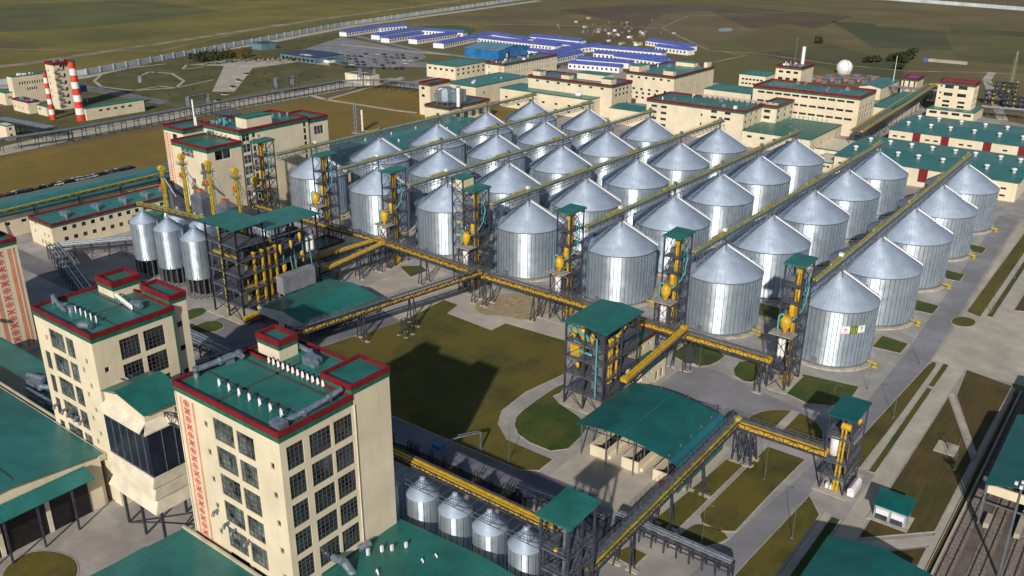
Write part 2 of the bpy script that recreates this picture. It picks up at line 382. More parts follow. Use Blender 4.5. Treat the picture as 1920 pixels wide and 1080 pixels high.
def gallery(name,label,cat,p,q,wd=2.0,th=1.6,casing='yellow',trestles=(),ground=0,group=None,walk=True,step=2.0,cm=None,two=False,low=False,inside=False,wside=1):
    "truss bridge carrying an enclosed conveyor from p to q (deck level)"
    p=Vector(p);q=Vector(q);d=(q-p);L=d.length;d.normalize(); side=Vector((0,0,1)).cross(d).normalized(); up=d.cross(side)
    M=Matrix((d,side,up)).transposed().to_4x4(); M.translation=p
    T=thing(name,label,cat,tuple(p),group); h=wd/2; n=max(2,int(L/step))
    mb=MB(M); mb.box(0,L,-h,h,-.12,0); mb.build('deck',[plat],T)
    for s in (-h,h):
        mb=MB(M); zb=-th if low else 0; zt=0 if low else th
        mb.bar((0,s,zt),(L,s,zt),.16); mb.bar((0,s,zb-.05),(L,s,zb-.05),.2)
        for i in range(n):
            a=L*i/n;b=L*(i+1)/n
            mb.bar((a,s,zb),(a,s,zt),.11)
            mb.bar((a,s,zb if i%2 else zt),(b,s,zt if i%2 else zb),.1)
        mb.bar((L,s,zb),(L,s,zt),.11); mb.build('truss',[steel],T)
    cm=cm or yellow
    for off in ((-h*.45,h*.45) if two else (-h*.35,)):
        mb=MB(M); w2=(.27 if low else .33) if two else .42
        mb.box(0,L,off-w2,off+w2,.25,.85); mb.box(0,L,off-w2*.7,off+w2*.7,.85,.98)
        k=max(1,int(L/3))
        for i in range(k+1): mb.box(L*i/k-.06,L*i/k+.06,off-w2-.05,off+w2+.05,.1,.95)
        mb.box(-.3,.9,off-w2-.15,off+w2+.12,.2,1.25); mb.box(L-.9,L+.3,off-w2-.12,off+w2+.12,.2,1.25)
        mb.build('conveyor_casing',[cm],T)
    if walk:
        mb=MB(M)
        if inside:
            mb.box(0,L,-h*.15 if wside>0 else -h,h if wside>0 else h*.15,th+.08,th+.16); z0=th+.1; ss=(-h*.15,h) if wside>0 else (-h,h*.15)
        else: z0=0; ss=(h+.05,) if not low else (h,-h)
        for s in ss:
            for zz in (.55,1.1): mb.bar((0,s,z0+zz),(L,s,z0+zz),.06)
            for i in range(n+1): mb.bar((L*i/n,s,z0),(L*i/n,s,z0+1.1),.06)
        mb.build('railing',[steell],T)
    for t in trestles:
        c=p+d*(L*t); z=c.z-.15-(th if low else 0)
        for s in (-1,1):
            mb=MB(); a=c+side*h*s; b=Vector((c.x,c.y,ground))+side*(h+.8)*s
            mb.bar((a.x,a.y,z),(b.x+d.x*.8,b.y+d.y*.8,ground),.26); mb.bar((a.x,a.y,z),(b.x-d.x*.8,b.y-d.y*.8,ground),.26)
            for kk in (.35,.7):
                zz=z+(ground-z)*kk; e=a+(b-a)*kk
                mb.bar((e.x+d.x*.8*kk,e.y+d.y*.8*kk,zz),(e.x-d.x*.8*kk,e.y-d.y*.8*kk,zz),.14)
            mb.box(b.x-1.2,b.x+1.2,b.y-.5,b.y+.5,ground-.2,ground+.3,1)
            mb.build('trestle_leg',[steel,kerb],T)
    return T
def lamp(x,y,label,h=9,dx=1.3,dy=0,group='street lamps along the plant roads'):
    T=thing('street_lamp',label,'street lamp',(x,y,0),group)
    mb=MB(); mb.tube((x,y,0),(x,y,h),.08,8,0,.04); mb.box(x-.25,x+.25,y-.25,y+.25,0,.5); mb.build('pole',[steell],T)
    mb=MB(); mb.path([(x,y,h),(x+dx*.6,y+dy*.6,h+.35),(x+dx,y+dy,h+.4)],.05,6); mb.build('arm',[steell],T)
    mb=MB(); mb.box(x+dx-.1,x+dx+.4,y+dy-.1,y+dy+.1,h+.34,h+.43); mb.build('lamp_head',[steell],T)
    return T
def crown(mb,cx,cy,cz,rx,ry,rz,n,s,rng,mi=0):
    lob=[(Vector((rng.uniform(-.5,.5)*rx,rng.uniform(-.5,.5)*ry,rng.uniform(-.4,.5)*rz)),rng.uniform(.4,.65)) for _ in range(7)]
    for i in range(n):
        c,k=lob[i%7]; v=Vector((rng.gauss(0,1),rng.gauss(0,1),rng.gauss(0,1))).normalized()*(rng.random()**.4)
        p=Vector((cx,cy,cz))+c+Vector((v.x*rx*k,v.y*ry*k,v.z*rz*k))
        a=Vector((rng.gauss(0,1),rng.gauss(0,1),rng.gauss(0,1))).normalized(); b=a.orthogonal().normalized()*s*rng.uniform(.6,1.3); c2=a.cross(b)*.8
        mb.add([p-b,p-c2,p+b,p+c2],[(0,1,2,3)],mi)
def tree(x,y,h,r,label,m=leaf,group=None,n=260,name='broadleaf_tree'):
    rng=random.Random(int(x*13+y*7)); T=thing(name,label,'tree',(x,y,0),group)
    mb=MB(); mb.tube((x,y,0),(x,y,h*.55),.12*h/5,6,0,.05*h/5)
    for i in range(4):
        a=i*1.6; mb.tube((x,y,h*.35),(x+math.cos(a)*r*.6,y+math.sin(a)*r*.6,h*.7),.05*h/5,5,0,.02)
    mb.build('trunk',[bark],T)
    mb=MB(); crown(mb,x,y,h*.62,r,r,h*.42,n,r*.2,rng); mb.build('crown',[m],T); return T
# ------------------------------------------------------------------ ground
struct('ground',MB().quad((-6000,-3000,0),(3000,-3000,0),(3000,9000,0),(-6000,9000,0)),[farm])
patch('far_field',[(-3500,-700),(-640,-700),(-632,130),(-745,490),(-830,940),(-1200,3500),(-5500,5000),(-5900,0)],farg,.03)
patch('dirt_track',[(-720,-300),(-708,-300),(-700,120),(-800,520),(-960,1400),(-975,1400),(-815,520),(-714,120)],dirt,.06)
patch('perimeter_road',[(-612,-200),(-600,-200),(-600,120),(-712,490),(-770,940),(-785,940),(-724,490),(-612,125)],concl,.05)
mb=MB()
pw=[(-616,-250),(-616,125),(-727,487),(-804,934),(-830,1180),(-370,1326),(-159,1258),(150,1150)]
T=thing('perimeter_wall','long pale panel wall running round the plant along the far fields','wall',(-727,487,0))
for a,b in zip(pw,pw[1:]):
    L=math.hypot(b[0]-a[0],b[1]-a[1]); n=int(L/14)
    mb.prism([a,b,(b[0]+.4,b[1]+.4),(a[0]+.4,a[1]+.4)],0,4.2 if a[1]<900 else 5)
    for i in range(n):
        x=a[0]+(b[0]-a[0])*i/n;y=a[1]+(b[1]-a[1])*i/n; mb.box(x-.3,x+.7,y-.35,y+.7,0,4.6 if a[1]<900 else 5.4)
mb.build('panels',[mat('pale_wall_panel',(.50,.56,.62),.7,var=.1,scale=.05)],T)
# the plant yard and its roads
patch('plant_yard',[(-300,-300),(44,-300),(44,16),(120,30),(120,330),(-70,400),(-402,400),(-402,236),(-300,236)],conc,.06)
patch('field',[(-304,-300),(-304,232),(-400,232),(-396,-300)],fieldm,.09)
patch('field',[(-304,100),(-304,232),(-240,232),(-240,120)],fieldm,.10)
patch('asphalt_road',[(-300,-104),(-14,-104),(-14,-93.5),(-60,-95.5),(-300,-95.5)],asph,.08)
patch('asphalt_road',[(12,-215),(18.6,-96),(20.4,-62),(22.2,-21),(24,14),(19,170),(12,170),(17.5,14),(17.5,-50),(13.5,-90),(2,-215)],asphl,.08)
patch('asphalt_road',[(-27,-55),(-27,-30),(-20,-27),(0,-32),(12,-34),(17.5,-30),(17.5,-43),(8,-45),(-3,-47)],asphl,.07)
patch('asphalt_road',[(-150,-104),(-85,-104),(-92,-60),(-130,-50),(-150,-60)],asph,.075)
patch('concrete_apron',[(-26,-96),(2,-96),(0,-60),(-26,-60)],concl,.075)
patch('concrete_apron',[(-94,-58),(-92,-46),(-60,-40),(-37,-37),(-37,-18),(-135,-18),(-135,-50)],concl,.075)
patch('concrete_road',[(28.8,-215),(32.6,-215),(32.6,14.5),(28.8,14.5)],concl,.09)
patch('concrete_plaza',[(24.3,14.6),(120,11),(120,190),(20,170),(24.3,30)],concl,.085)
patch('service_road',[(-620,150),(-590,230),(-480,300),(-400,345),(-330,400),(-330,412),(-420,365),(-500,318),(-610,240)],asphl,.11)
# lawns (kerbed)
L1=[(590,655),(760,600),(832,563),(858,572),(838,588),(921,620),(948,607),(1062,640),(1060,700),(985,735),(940,770),(933,795),(950,825),(1035,862),(1010,882),(975,880),(725,775),(640,700)]
patch('lawn',pxpoly(L1,.1),lawn,.1,True)
patch('lawn',soften(pxpoly([(1060,715),(985,765),(962,790),(975,822),(1052,853),(1100,808),(1098,790),(1030,745),(1055,735)],.1),1),lawng,.1,True)
patch('lawn',soften(pxpoly([(1250,660),(1275,632),(1365,662),(1338,684),(1300,688)],.1),1),lawng,.1,True)
patch('lawn',soften(pxpoly([(1370,700),(1392,672),(1442,690),(1425,707),(1405,720)],.1),1),lawng,.1,True)
patch('lawn',pxpoly([(1476,738),(1506,702),(1610,725.6),(1596,746),(1575,762),(1514,756)],.1),lawng,.1,True)
patch('lawn',soften(pxpoly([(1392,797),(1415,775),(1455,768),(1497,772),(1532,792),(1545,815),(1535,838),(1490,830)],.1),1),lawn,.1,True)
patch('lawn',pxpoly([(1217,984),(1330,890),(1362,862),(1395,868),(1413,853),(1262,1000),(1240,1003)],.1),lawn,.1,True)
patch('lawn',pxpoly([(1440,838),(1508,862),(1440,930),(1378,996),(1350,995),(1318,980),(1312,966)],.1),lawn,.1,True)
patch('lawn',soften(pxpoly([(1262,1014),(1298,984),(1320,984),(1372,1006),(1345,1020),(1300,1027),(1265,1024)],.1),1),lawn,.1,True)
patch('path',pxpoly([(1484,770),(1500,774),(1462,814),(1446,808)],.16),concl,.23)
patch('lawn',pxpoly([(1145,1040),(1180,1025),(1212,1040),(1188,1063)],.1),lawn,.1,True)
patch('lawn',[(15,-200),(24.4,-200),(24.4,-72),(20.6,-67),(19.0,-93)],lawn,.1,True)
patch('lawn',[(26.6,-200),(28.2,-200),(28.2,-71),(26.6,-71)],lawng,.1,True)
patch('lawn',[(21.2,-50),(25.4,-50),(25.9,-20),(26,11),(25.6,13.4),(24.8,13.4),(24.3,11),(22.6,-21)],mat('mixed_lawn',(.06,.058,.009),.95,kind='grass',var=.2,scale=.12,p2=(.10,.08,.013),bump=.3),.1,True)
patch('lawn',[(27.4,-50),(28.6,-50),(28.6,-3),(27.4,-3)],lawng,.1,True)
patch('lawn',[(27.4,-1.5),(28.6,-1.5),(28.6,14),(27.4,14)],lawng,.1,True)
patch('lawn',[(33.0,-74.2),(43.9,-63.2),(43.9,-32),(33,-5),(33,-30)],lawnb,.1,True)
patch('lawn',[(34.4,-2.6),(44,-27.5),(44.3,11.5),(33.2,14)],lawnb,.1,True)
patch('lawn',[(33,-140),(44,-140),(44,-69.5),(33,-81)],lawnb,.1,True)
for i,y in enumerate((18,52,86,120)): patch('lawn',[(9,y-5),(16.3,y-4.5),(16.3,y+3),(9,y+4)],lawng,.1,True)
for i,y in enumerate((18,)): patch('lawn',[(-30,y-4),(-10,y-4),(-10,y+5),(-30,y+5)],lawng,.1)
patch('lawn',soften([(22.2,44),(25,42.8),(28,45),(28.2,50),(25,51.5),(22.2,49)],2),lawng,.1,True)
patch('lawn',[(24.2,56),(28.2,54),(28.2,168),(24.2,168)],lawn,.1,True)
patch('lawn',[(29.8,56),(31.2,56),(31.2,168),(29.8,168)],lawng,.1,True)
patch('lawn',[(35.5,66),(44,70),(44,160),(35.5,160)],lawnb,.1,True)
patch('lawn',soften(pxpoly([(0,1075),(40,1040),(85,1032),(130,1042),(148,1060),(138,1100),(0,1160)],.1),2),lawn,.1,True)
patch('lawn',[(-150,-130),(-118,-126),(-118,-122),(-150,-124)],lawn,.1,True)
patch('lawn',soften(pxpoly([(345,620),(400,598),(425,612),(395,625)],.1),1),lawng,.1,True)
patch('lawn',soften(pxpoly([(330,590),(375,575),(392,585),(345,605)],.1),1),lawng,.1,True)
patch('lawn',pxpoly([(150,545),(230,520),(300,540),(180,560)],.1),lawng,.1)
patch('lawn',pxpoly([(750,500),(790,498),(800,508),(770,519)],.1),lawng,.1,True)
patch('path',[(24.9,-200),(26.4,-200),(26.4,-70),(24.9,-70)],concl,.10)
patch('path',[(25.9,-50),(27.2,-50),(27.2,14),(26.3,14)],concl,.10)
patch('path',[(32.6,-3),(33.4,-1.5),(44.3,-28),(44.3,-31.5)],concl,.13)
patch('path',[(44.2,-200),(45.3,-200),(45.3,-60),(45.3,11),(44.2,11)],concl,.13)
patch('path',[(44.3,-68),(44.3,-64.5),(33,-76),(33,-80)],concl,.14)
patch('spilled_grain',soften(pxpoly([(885,575),(912,556),(960,548),(1010,553),(1048,580),(1012,592),(990,602),(940,590),(905,592)],.1),2),mat('grain_dust',(.36,.27,.15),.95,kind='conc',var=.2,scale=.6,p2=(.3,.26,.2)),.085)
# rail yard
patch('rail_bed',[(45.3,-260),(75,-260),(75,11),(45.3,11)],gravel,.07)
patch('ditch_verge',[(45.4,-200),(46.6,-200),(46.6,8),(45.4,8)],lawnb,.12)
mb=MB()
for xc in (48.2,53.0,58.0):
    mb.box(xc-1.4,xc+1.4,-250,11,.0,.16)
struct('ballast',mb,[ballast])
mb=MB()
for xc in (48.2,53.0,58.0):
    for k in range(-140,6):
        mb.box(xc-1.2,xc+1.2,k*1.0*1.6-.12,k*1.6+.12,.1,.22)
struct('railway_sleepers',mb,[mat('sleeper',(.2,.175,.16),.9,var=.2,scale=2)])
for xc in (48.2,53.0,58.0):
    mb=MB()
    for s in (-.76,.76): mb.box(xc+s-.07,xc+s+.07,-250,11,.2,.38)
    struct('railway_rails',mb,[rail])
mb=MB(); mb.box(46.6,46.95,-200,9,0,.75); mb.box(45.5,45.65,-160,6,0,.3)
single('low_concrete_wall',mb,[concl],'low pale concrete wall between grass ditch and rail tracks','wall',(46.6,-60,0))
# park beyond the pipe rack
def px(name,pts,m,z,sm=0): return patch(name,pxpoly(pts),m,z,False,sm)
px('park_lawn',[(158,148),(330,108),(640,62),(690,85),(780,100),(760,120),(640,138),(400,188),(330,195),(170,170)],mat('park_lawn',(.10,.09,.025),.95,kind='grass',var=.2,scale=.05,p2=(.055,.07,.018)),.13)
px('park_lawn',[(0,210),(160,172),(330,200),(200,232),(60,262),(0,275)],mat('park_lawn',(.1,.09,.02)),.12)
px('park_plaza',[(398,172),(440,172),(474,128),(560,116),(620,124),(600,104),(560,108),(430,112),(355,122),(420,124)],concl,.17,0)
px('car_park',[(560,96),(640,70),(790,98),(800,108),(740,128),(640,122)],asphl,.16)
px('service_road',[(150,158),(320,190),(300,196),(150,166)],asph,.15)
px('service_road',[(0,276),(130,246),(420,192),(700,146),(760,148),(740,152),(460,202),(140,262),(0,292)],concl,.14)
def ringpath(pts,wd,m=concl,z=.19,closed=False):
    P=[Vector(p) for p in pxpoly(pts)]; 
    if closed:P.append(P[0])
    mb=MB()
    for a,b in zip(P,P[1:]):
        d=(b-a).normalized(); s=Vector((-d.y,d.x))*wd/2
        mb.prism([tuple(a-s-d*.3),tuple(b-s+d*.3),tuple(b+s+d*.3),tuple(a+s-d*.3)],.0,z)
    return struct('path',mb,[m])
ringpath([(310,120),(240,128),(190,140),(177,152),(190,163),(250,170),(330,165),(345,152),(322,138),(280,135),(262,143),(262,155)],2.2)
ringpath([(250,170),(300,162),(330,165),(400,150)],1.8)
ringpath([(350,122),(342,130),(380,126)],2)
ringpath([(513,170),(580,178),(612,187),(740,207),(780,212)],3.2,concl,.2)
ringpath([(612,187),(690,165),(755,145)],3,concl,.2)
ringpath([(640,60),(700,75),(790,95),(900,110)],6,asphl,.21)
ringpath([(640,84),(760,96),(860,104)],5,concl,.2)
px('field',[(1010,130),(1190,22),(1250,20),(1200,60)],mat('brown_plot',(.13,.09,.05),.95,kind='field',var=.1,scale=.01,p2=(.09,.07,.03)),.08)
px('sports_field',[(790,50),(850,46),(895,54),(880,66),(810,66)],mat('sports_turf',(.05,.10,.02),.95,var=.1),.1)
ringpath([(700,48),(900,45),(1080,48),(1240,52),(1290,30),(1500,22)],3,dirt,.1)
ringpath([(1240,52),(1330,95),(1420,100),(1560,120),(1700,133),(1860,136),(1920,140)],4,dirt,.1)
ringpath([(1330,118),(1400,104),(1360,98)],3,dirt,.11)
ringpath([(1860,136),(1850,150),(1880,225)],6,concl,.12)
ringpath([(0,92),(300,96),(520,45)],3,dirt,.07)
px('fallow_patch',[(1050,18),(1300,5),(1600,30),(1480,70),(1250,62)],mat('fallow_soil',(.085,.06,.035),.95,kind='field',var=.1,scale=.01,p2=(.12,.09,.05)),.06)
px('green_patch',[(1560,40),(1920,60),(1920,100),(1640,90)],mat('green_field',(.05,.07,.022),.95,kind='field',var=.1,scale=.01,p2=(.085,.08,.03)),.06)
px('green_patch',[(1420,100),(1560,84),(1700,120),(1690,150),(1480,118)],mat('green_field'  ,(.05,.07,.022)),.065)
px('far_plot',[(1330,60),(1480,45),(1600,70),(1560,84),(1420,95)],mat('ochre_plot',(.16,.12,.04),.95,kind='field',var=.2,scale=.01,p2=(.10,.095,.03)),.07)
px('far_plot',[(1650,22),(1800,32),(1780,60),(1640,50)],MATS['ochre_plot'],.07)
px('far_plot',[(1770,62),(1930,70),(1930,120),(1800,118)],mat('olive_plot',(.09,.10,.025),.95,kind='field',var=.2,scale=.01,p2=(.14,.12,.04)),.07)
px('far_plot',[(1180,30),(1330,20),(1420,60),(1300,92),(1220,70)],mat('bare_plot',(.19,.14,.075),.95,kind='field',var=.2,scale=.01,p2=(.13,.10,.045)),.075)
px('far_plot',[(0,60),(180,50),(420,20),(250,0),(0,10)],mat('deep_green_plot',(.075,.09,.028),.95,kind='field',var=.2,scale=.004,p2=(.11,.115,.03)),.05)
px('far_plot',[(0,78),(60,80),(75,92),(0,94)],MATS['ochre_plot'],.06)
px('pond',[(1345,54),(1372,52),(1375,58),(1350,60)],mat('water',(.16,.2,.26),.2,var=.1),.12,1)
# ------------------------------------------------------------------ big grain silos
SX=[-208,-173.3,-139,-103.2,-67.8,-33.2,0]; SY=[2.5,38.2,74.8,110.5,148]
EAVE=16.6; APEX=24.0
def silo_proto(RR=10.9,EAVE=16.6):
    T=thing('grain_silo','x','grain silo',(0,0,0)); T['_o']=(0,0,0)
    mb=MB(); mb.lathe([(RR,.5),(RR,EAVE)],n=120,caps=False); mb.build('wall',[galv],T)
    mb=MB()
    for i in range(60):
        a=2*math.pi*i/60; c,s=math.cos(a),math.sin(a); h=.075
        r2=RR+.16; p=[(RR*c-h*s,RR*s+h*c),(r2*c-h*s,r2*s+h*c),(r2*c+h*s,r2*s-h*c),(RR*c+h*s,RR*s-h*c)]
        mb.prism(p,.5,EAVE-.1)
    o=mb.build('wall_stiffeners',[galvr],T)
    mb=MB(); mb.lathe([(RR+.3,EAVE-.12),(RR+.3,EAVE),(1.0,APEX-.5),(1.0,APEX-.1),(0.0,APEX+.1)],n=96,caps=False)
    r=mb.build('cone_roof',[galvc],T)
    mb=MB()
    for i in range(48):
        a=2*math.pi*i/48; c,s=math.cos(a),math.sin(a)
        mb.bar(((RR+.25)*c,(RR+.25)*s,EAVE),(1.0*c,1.0*s,APEX-.5),.06)
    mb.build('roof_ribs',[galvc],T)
    mb=MB(); mb.lathe([(RR+.35,EAVE-.3),(RR+.35,EAVE-.05)],n=96,caps=False); mb.build('ring_beam',[galvr],T)
    mb=MB(); mb.lathe([(RR+.1,.5),(RR+.1,.95)],n=96,caps=False); mb.build('ring_beam',[galvr],T)
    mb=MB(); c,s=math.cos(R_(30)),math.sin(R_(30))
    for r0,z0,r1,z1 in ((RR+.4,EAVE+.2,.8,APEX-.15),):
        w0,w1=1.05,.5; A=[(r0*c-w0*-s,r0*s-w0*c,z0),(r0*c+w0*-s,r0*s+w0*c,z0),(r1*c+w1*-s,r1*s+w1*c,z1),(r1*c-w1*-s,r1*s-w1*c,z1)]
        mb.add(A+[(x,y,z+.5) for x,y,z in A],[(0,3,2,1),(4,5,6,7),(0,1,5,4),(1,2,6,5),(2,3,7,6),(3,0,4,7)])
    mb.build('roof_glint_strip',[glintm],T)  # added raised strip, models the bright glint along the cone edge
    mb=MB(); mb.lathe([(RR+1.4,0),(RR+1.4,.45),(0,.5)],n=64,smooth=False,caps=False); mb.build('concrete_plinth',[kerb],T)
    # roof ladder, hatches
    d=Vector((-.35,-.94,0)); s=Vector((.94,-.35,0))
    mb=MB()
    for k in (-.35,.35):
        a=d*(RR+.4)+s*k; b=d*1.2+s*k; mb.bar((a.x,a.y,EAVE+.5),(b.x,b.y,APEX-.1),.07)
        mb.bar((a.x,a.y,EAVE+1.2),(b.x,b.y,APEX+.7),.05)
        mb.bar((a.x,a.y,.5),(a.x,a.y,EAVE+1.2),.06)
    for i in range(14):
        t=i/13; a=d*(RR+.4-(RR-.8)*t); z=EAVE+.5+(APEX-.6-EAVE)*t
        mb.bar((a.x-s.x*.35,a.y-s.y*.35,z),(a.x+s.x*.35,a.y+s.y*.35,z),.05)
    for i in range(22): 
        z=.8+i*.7; a=d*(RR+.4); mb.bar((a.x-s.x*.35,a.y-s.y*.35,z),(a.x+s.x*.35,a.y+s.y*.35,z),.05)
    mb.build('ladder',[galvr],T)
    for ang in (3.75,.6):
        c,s_=math.cos(ang),math.sin(ang); z=EAVE+(APEX-EAVE)*.32
        mb=MB(); mb.tube((7.4*c,7.4*s_,z-.3),(7.4*c,7.4*s_,z+.75),.38,10); mb.tube((7.4*c,7.4*s_,z+.75),(7.4*c,7.4*s_,z+.95),.55,10)
        mb.build('roof_vent',[galvr],T)
    mb=MB(); mb.box(-.55,.55,-RR-.25,-RR,.9,2.5); mb.box(-.75,.75,-RR-.15,-RR+.02,.7,2.7,1); mb.build('access_door',[steell,galvr],T)
    mb=MB(); mb.tube((RR+.1,-1.5,1.2),(RR+2.2,-1.7,1.0),.28,8); mb.tube((RR+2,-1.7,1.0),(RR+3,-1.8,1.0),.55,10); mb.box(RR+1.8,RR+3.1,-2.2,-1.2,.0,.5); mb.build('aeration_fan',[yellowd],T)
    return T
ordn=['','second ','third ','fourth ','fifth ','sixth ','seventh ']
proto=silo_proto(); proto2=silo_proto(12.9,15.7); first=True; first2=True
for k in range(6,-1,-1):
    for j in range(5):
        r=6-k; row='rightmost row' if r==0 else ('leftmost row' if r==6 else ordn[r]+'row from the right')
        pos={0:'front one',1:'second from the front',2:'middle one',3:'second from the back',4:'rearmost'}[j]
        lb='galvanised cone-roofed silo, %s in the %s'%(pos,row)
        if k==6 and j==0: lb='front corner silo of galvanised steel with white and green sign panels on its wall'
        loc=(SX[k],SY[j],0)
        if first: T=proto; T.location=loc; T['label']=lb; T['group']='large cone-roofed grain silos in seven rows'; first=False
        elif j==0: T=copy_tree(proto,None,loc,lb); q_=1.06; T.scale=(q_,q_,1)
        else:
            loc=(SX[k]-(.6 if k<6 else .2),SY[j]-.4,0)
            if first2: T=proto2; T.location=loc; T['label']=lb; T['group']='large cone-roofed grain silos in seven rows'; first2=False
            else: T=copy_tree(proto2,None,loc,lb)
# sign panels on the front corner silo
S0=proto
def curved(mb,a0,a1,z0,z1,r,mi,n=6):
    for i in range(n):
        t0=a0+(a1-a0)*i/n;t1=a0+(a1-a0)*(i+1)/n
        mb.quad((r*math.cos(t0),r*math.sin(t0),z0),(r*math.cos(t1),r*math.sin(t1),z0),(r*math.cos(t1),r*math.sin(t1),z1),(r*math.cos(t0),r*math.sin(t0),z1),mi)
signg=mat('sign_green',(.06,.13,.01),.6,var=.03); signy=mat('sign_lime',(.42,.5,.08),.6,var=.03); signr=mat('sign_red',(.5,.14,.16),.6,var=.03); signk=mat('sign_grey',(.3,.32,.36),.6,var=.03)
A0=R_(-61);W_=R_(11.5)
o_=S0['_o'] 
def spart(mb,name,mats):
    return mb.build(name,mats,S0)
for i,(base) in enumerate((white,signg,white)):
    a=A0+i*W_; mb=MB(); curved(mb,a,a+W_,10.6,12.6,11.12,0); curved(mb,a,a+W_,10.6,12.6,11.07,0)
    mid=a+W_/2; q=11.15
    def pt(dx,z,r=q): t=mid+dx/11; return (r*math.cos(t),r*math.sin(t),z)
    if i==0:
        for s in range(8):
            t=s*math.pi/4; mb.add([pt(0,11.75),pt(.42*math.cos(t),11.75+.42*math.sin(t)),pt(.42*math.cos(t+.55),11.75+.42*math.sin(t+.55))],[(0,1,2)],1)
        for s in range(7): x=-.62+s*.19; mb.quad(pt(x,11.0),pt(x+.13,11.0),pt(x+.13,11.18),pt(x,11.18),1)
    elif i==1:
        for s in range(16):
            t=s*math.pi/8
            if s in (3,4): continue
            mb.quad(pt(.66*math.cos(t),11.6+.66*math.sin(t)),pt(.82*math.cos(t),11.6+.82*math.sin(t)),pt(.82*math.cos(t+.34),11.6+.82*math.sin(t+.34)),pt(.66*math.cos(t+.34),11.6+.66*math.sin(t+.34)),1)
        for s in (-.18,.18): mb.quad(pt(s-.06,11.15),pt(s+.06,11.15),pt(s*.3+.06,12.05),pt(s*.3-.06,12.05),1)
    else:
        mb.quad(pt(-.4,12.3),pt(-.1,12.3),pt(.02,11.35),pt(-.06,11.35),1); mb.quad(pt(.1,12.3),pt(.4,12.3),pt(.1,11.35),pt(.02,11.35),1); mb.quad(pt(-.1,12.3),pt(.1,12.3),pt(.05,11.8),pt(-.05,11.8),1)
        for s in range(7): x=-.5+s*.15; mb.quad(pt(x,11.0),pt(x+.1,11.0),pt(x+.1,11.1),pt(x,11.1),1)
    spart(mb,'sign_panel',[base,[signr,signy,signk][i]])
